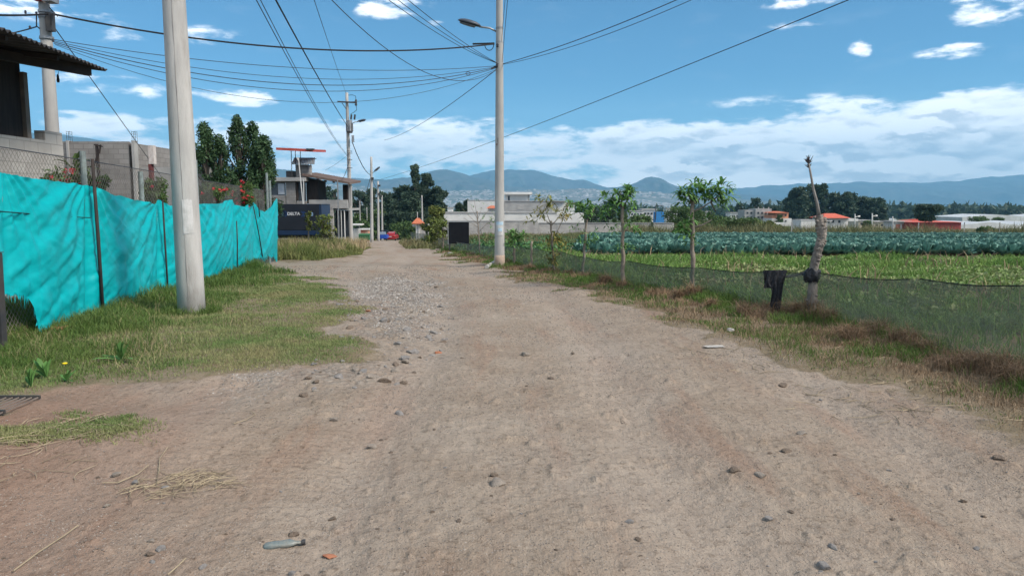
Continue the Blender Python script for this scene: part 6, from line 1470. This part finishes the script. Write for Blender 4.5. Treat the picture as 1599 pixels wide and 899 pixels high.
SP = [(778,757,30,0,'largest smooth dusty stone in the middle foreground of the road'), (770,742,17,2,'crumbly brown clod behind the largest foreground stone'), (624,638,19,1,'rounded half buried stone in the middle of the road'), (522,655,16,0,'flat dusty stone left of the half buried rounded one'),
      (820,552,18,0,'flat pale brown stone right of the road centre'), (1148,733,22,2,'dark angular clod left in the small group on the right of the road'), (1187,740,22,0,'pale flat stone right in the small group on the right of the road'), (1230,704,18,2,'rough clod on the road above the small stone group'), (1252,677,15,0,'small tan stone farthest up on the right of the road'),
      (236,842,13,0,'topmost stone of the little pile at the lower left'), (249,855,17,1,'right stone of the little pile at the lower left'), (234,861,17,2,'reddish brown stone at the left of the little pile'), (237,874,11,1,'lowest round stone of the little pile at the lower left'),
      (183,740,17,0,'grey stone above the straw heap at the lower left'), (212,752,15,1,'lighter grey stone right beside it above the straw heap'), (258,761,14,1,'bluish grey stone at the edge of the straw heap'), (457,832,20,2,'brown stone beside the crushed bottle'), (318,884,14,1,'dark grey stone below the crushed bottle'), (519,803,16,2,'dark clod right of the crushed bottle'),
      (983,818,15,1,'small bluish stone in the right foreground'), (997,845,12,2,'dark brown clod next to the small bluish stone'), (1288,878,26,1,'flat blue grey stone at the bottom right'), (1300,850,18,1,'blue grey stone just above the flat one at the bottom right'), (1200,805,16,1,'grey stone in the right foreground below the stone group'), (1560,726,18,2,'flat clod near the grass at the right edge'),
      (474,618,16,2,'brown clod below the pale gravel patch'), (482,596,14,2,'small brown clod at the edge of the turf'), (548,519,15,2,'brown stone at the turf edge by the broken gravel'), (600,508,18,1,'grey stone within the broken gravel'), (575,508,16,0,'flat stone left within the broken gravel'), (580,690,18,0,'pale scuffed patch stone left in the road'), (895,551,8,2,'tiny dark clod right of the flat pale brown stone'), (930,555,6,0,'tiny pale pebble far right of the flat pale brown stone'),
      (1222,602,18,2,'rough clod near the right verge'), (860,589,12,2,'dark clod in the reddish wheel streak'), (682,446,9,2,'dark stone on the distant gravel')]
for i, q in enumerate(SP): stone(*q, k=i % 5)
stone(684, 546, 13, 3, 'orange roof tile fragment on the broken gravel', 'tile fragment', 'tile_fragment'); stone(515, 860, 24, 3, 'orange brick fragment in the lower foreground', 'brick fragment', 'brick_fragment', ratio=.4); stone(575, 487, 12, 3, 'reddish brick bit farther up the broken gravel', 'brick fragment', 'brick_fragment', ratio=.6)
stone(88, 520, 46, 3, 'reddish boulder at the foot of the tarp beside the steel post', 'boulder', 'boulder', ratio=.6); stone(702, 398, 12, 4, 'pale stone at the left leg of the black board', 'stone'); stone(1140, 524, 16, 4, 'crumpled white litter lying at the edge of the right verge', 'litter', 'litter')
n_ = 0
while n_ < 160:
    u, v = random.uniform(470, 720), random.uniform(425, 615)
    x, y = W(u, v)
    if float(sdist(np.array([x]), np.array([y]), CRACK)[0]) < -.3: continue
    stone(0, 0, random.choice((.035, .055, .08, .12))*random.uniform(.7, 1.3), random.choice((0, 1, 1, 2)), 'loose stone among the broken gravel left of the road centre', group='stones in the broken gravel', xyz=(x, y, ghs(x, y))); n_ += 1
n_ = 0
while n_ < 80:
    u, v = random.uniform(0, 1599), 440+460*random.random()**.8
    x, y = W(u, v)
    if float(road_sd(np.array([x]), np.array([y]))[0]) < .2: continue
    stone(0, 0, random.choice((.015, .02, .03, .042))*random.uniform(.7, 1.2), random.choice((0, 2, 2, 1)), 'small loose stone scattered on the open dirt road', group='small stones scattered on the road', xyz=(x, y, ghs(x, y))); n_ += 1
def pebbles(n, cond, s0, s1, x0, x1, y0, y1, seedk, pw=1.4, near=3.5):
    p = scatter(n, x0, x1, y0, y1, cond, pw, near); n = len(p); s = rng.uniform(s0, s1, n)*np.clip(np.hypot(p[:, 0], p[:, 1])/7, .7, 3)
    base = np.array([[1, 0, 0], [0, 1, 0], [-1, 0, 0], [0, -1, 0], [0, 0, .7], [0, 0, -.6]], float)
    v = base[None]*s[:, None, None]*rng.uniform(.55, 1.3, (n, 6, 1)); a = rng.uniform(0, 6.28, n); c_, s_ = np.cos(a)[:, None], np.sin(a)[:, None]
    v = np.stack([v[..., 0]*c_-v[..., 1]*s_, v[..., 0]*s_+v[..., 1]*c_, v[..., 2]], -1)+p[:, None, :]
    f = np.array([[0, 1, 4], [1, 2, 4], [2, 3, 4], [3, 0, 4], [1, 0, 5], [2, 1, 5], [3, 2, 5], [0, 3, 5]])
    mb = MB(); mb.bulk(v.reshape(-1, 3), (np.arange(n)[:, None, None]*6+f[None]).reshape(-1, 3), np.repeat(rng.random(n), 6)); return mb
m_peb = M('pebbles', (.24, .215, .19), (.15, .13, .115), scale=6, bump=0, tint=.5); m_peb2 = M('grey_gravel', (.29, .275, .255), (.19, .17, .155), scale=6, bump=0, tint=.5)
stuff('pebbles', pebbles(34000, lambda x, y: (road_sd(x, y) > -.2)*frust(x, y)*np.clip(.4+1.6*fbm(x/.8, y/.8, 3, 2), .08, 1), .003, .009, -8, 8, 2, 24, 1), m_peb, 'fine pebbles and crumbs scattered over the dirt road', 'pebbles')
stuff('gravel', pebbles(6500, lambda x, y: np.clip(sdist(x, y, CRACK)/.6-.1+1.5*fbm(x/.6, y/.6, 3, 3), 0, 1), .004, .014, -6, 0, 5, 20, 2, 1.0, 8), m_peb2, 'grey broken gravel along the left side of the road', 'gravel')
# straw
def straws(pts_, name, label, n, spread, L=(.08, .3), r=.002, group=None, kind=None):
    x, y, z = on(*pts_); T_ = MB()
    for i in range(n):
        a = random.uniform(0, 6.28); q = random.random()**.6*spread; cx_, cy_ = x+math.cos(a)*q*1.3, y+math.sin(a)*q*.8; l = random.uniform(*L); b = random.uniform(0, math.pi); bend = random.uniform(-.35, .35)
        ps = []
        for k_ in np.linspace(-.5, .5, 5): px_ = cx_+math.cos(b+bend*k_*3)*l*k_; py_ = cy_+math.sin(b+bend*k_*3)*l*k_; ps.append((px_, py_, ghs(px_, py_)+.006+random.random()*.012))
        T_.tube(ps, [r*.6, r, r, r, r*.5], 4, tint=random.random())
    return tag(obj(name, T_, m_straw, loc=(x, y, z)), label, 'straw', kind=kind)
straws((285, 757), 'straw_heap', 'loose heap of dry yellow straw left of the tyre marks', 90, .24, kind='stuff'); straws((80, 685), 'straw_heap', 'bleached straw lying over the small grass patch', 60, .42, (.1, .45), .0028, kind='stuff'); straws((60, 720), 'straw_litter', 'thin scattered straws below the small grass patch', 40, .5, (.06, .25), kind='stuff')
straws((1300, 560), 'straw_litter', 'dry straws strewn along the right verge edge', 90, 1.3, (.05, .3), .003, kind='stuff'); straws((1450, 630), 'straw_litter', 'pale straws strewn on the bare ground near the right grass', 90, 1.0, (.05, .3), .003, kind='stuff')
def twig(label, px, r=.005, mat=None):
    ps = [np.array(on(*q))+[0, 0, .012] for q in px]; mb = MB(); mb.tube(ps, [r]*len(ps), 6); tag(obj('twig', mb, mat or m_straw, loc=tuple(ps[0])), label, 'twig')
twig('long pale twig lying at the lower left corner', [(20, 880), (60, 852), (100, 828), (122, 814)], .0035); twig('curved pale stalk left of the straw heap top', [(248, 742), (250, 722), (262, 708)], .003); twig('thin forked stalk right of the reddish soil', [(160, 752), (185, 751), (215, 742), (232, 730)], .0035)
twig('pale bent stalk beneath the gravel patch', [(365, 668), (385, 661), (399, 650), (392, 645)], .003); twig('long thin dark stick at the bottom near the stone pile', [(262, 897), (278, 884), (290, 872)], .0035)
# crushed bottle
x, y, z = on(441, 848); T = thing('crushed_bottle', 'crushed dusty grey green plastic bottle half buried in the lower foreground', 'bottle', (x, y, z))
mb = MB(); k_ = 12; v = []; prof = [(-.085, .012), (-.075, .024), (-.04, .027), (-.01, .022), (.03, .026), (.055, .018), (.07, .010), (.088, .010)]
for t_, r_ in prof:
    for j in range(k_): a = j*2*math.pi/k_; v.append((x+t_*.97, y+t_*.25+math.cos(a)*r_, z+.012+math.sin(a)*r_*.7+.002*math.sin(t_*150+a*3)))
mb.add(v, [(i*k_+j, i*k_+(j+1) % k_, (i+1)*k_+(j+1) % k_, (i+1)*k_+j) for i in range(len(prof)-1) for j in range(k_)]+[tuple(range(k_))[::-1], tuple((len(prof)-1)*k_+j for j in range(k_))]); obj('body', mb, M('dirty_bottle_plastic', (.12, .16, .165), (.20, .20, .18), rough=.35, scale=20, bump=.4), T, smooth=True)
mb = MB(); mb.tube([(x+.087*.97, y+.022, z+.012), (x+.105*.97, y+.026, z+.012)], .013, 10); obj('cap', mb, m_dark, T)
# litter paper, pipe at the slim pole
x, y, z = on(1115, 547); mb = MB(); gsz = 8; V = [(x+(i/7-.5)*.22, y+(j/7-.5)*.10, ghs(x, y)+.012+.02*abs(vnoise(i*.6, j*.7, 3))) for i in range(8) for j in range(8)]
mb.add(V, [(i*8+j, (i+1)*8+j, (i+1)*8+j+1, i*8+j+1) for i in range(7) for j in range(7)]); tag(obj('paper_scrap', mb, m_wst, loc=(x, y, z)), 'flat crumpled pale paper scrap on the road by the right verge', 'litter')
p = np.array(on(760, 420)); q = np.array(on(776, 413)); mb = MB(); mb.tube([p+[0, 0, .05], q+[0, 0, .10]], .06, 10); tag(obj('concrete_offcut', mb, m_conc2, loc=tuple(p)), 'grey round concrete offcut lying at the foot of the slim pole', 'offcut')
# ------------------------------------------------------------------ the air
hz = MB(); hz.box(-13500, 13500, -11700, 12600, -66, 930)
hm = bpy.data.materials.new('air'); hm.use_nodes = True; t = NT(hm.node_tree)
for n in list(t.n): t.n.remove(n)
pv = t.new('ShaderNodeVolumePrincipled'); pv.inputs['Color'].default_value = (.28, .66, 1.0, 1); pv.inputs['Density'].default_value = 1.3e-4
pv.inputs['Anisotropy'].default_value = 0.0
o_ = t.new('ShaderNodeOutputMaterial'); t.link(pv.outputs[0], o_.inputs['Volume'])
hm.cycles.homogeneous_volume = True
ho = obj('haze', hz, hm); tag(ho, kind='stuff')
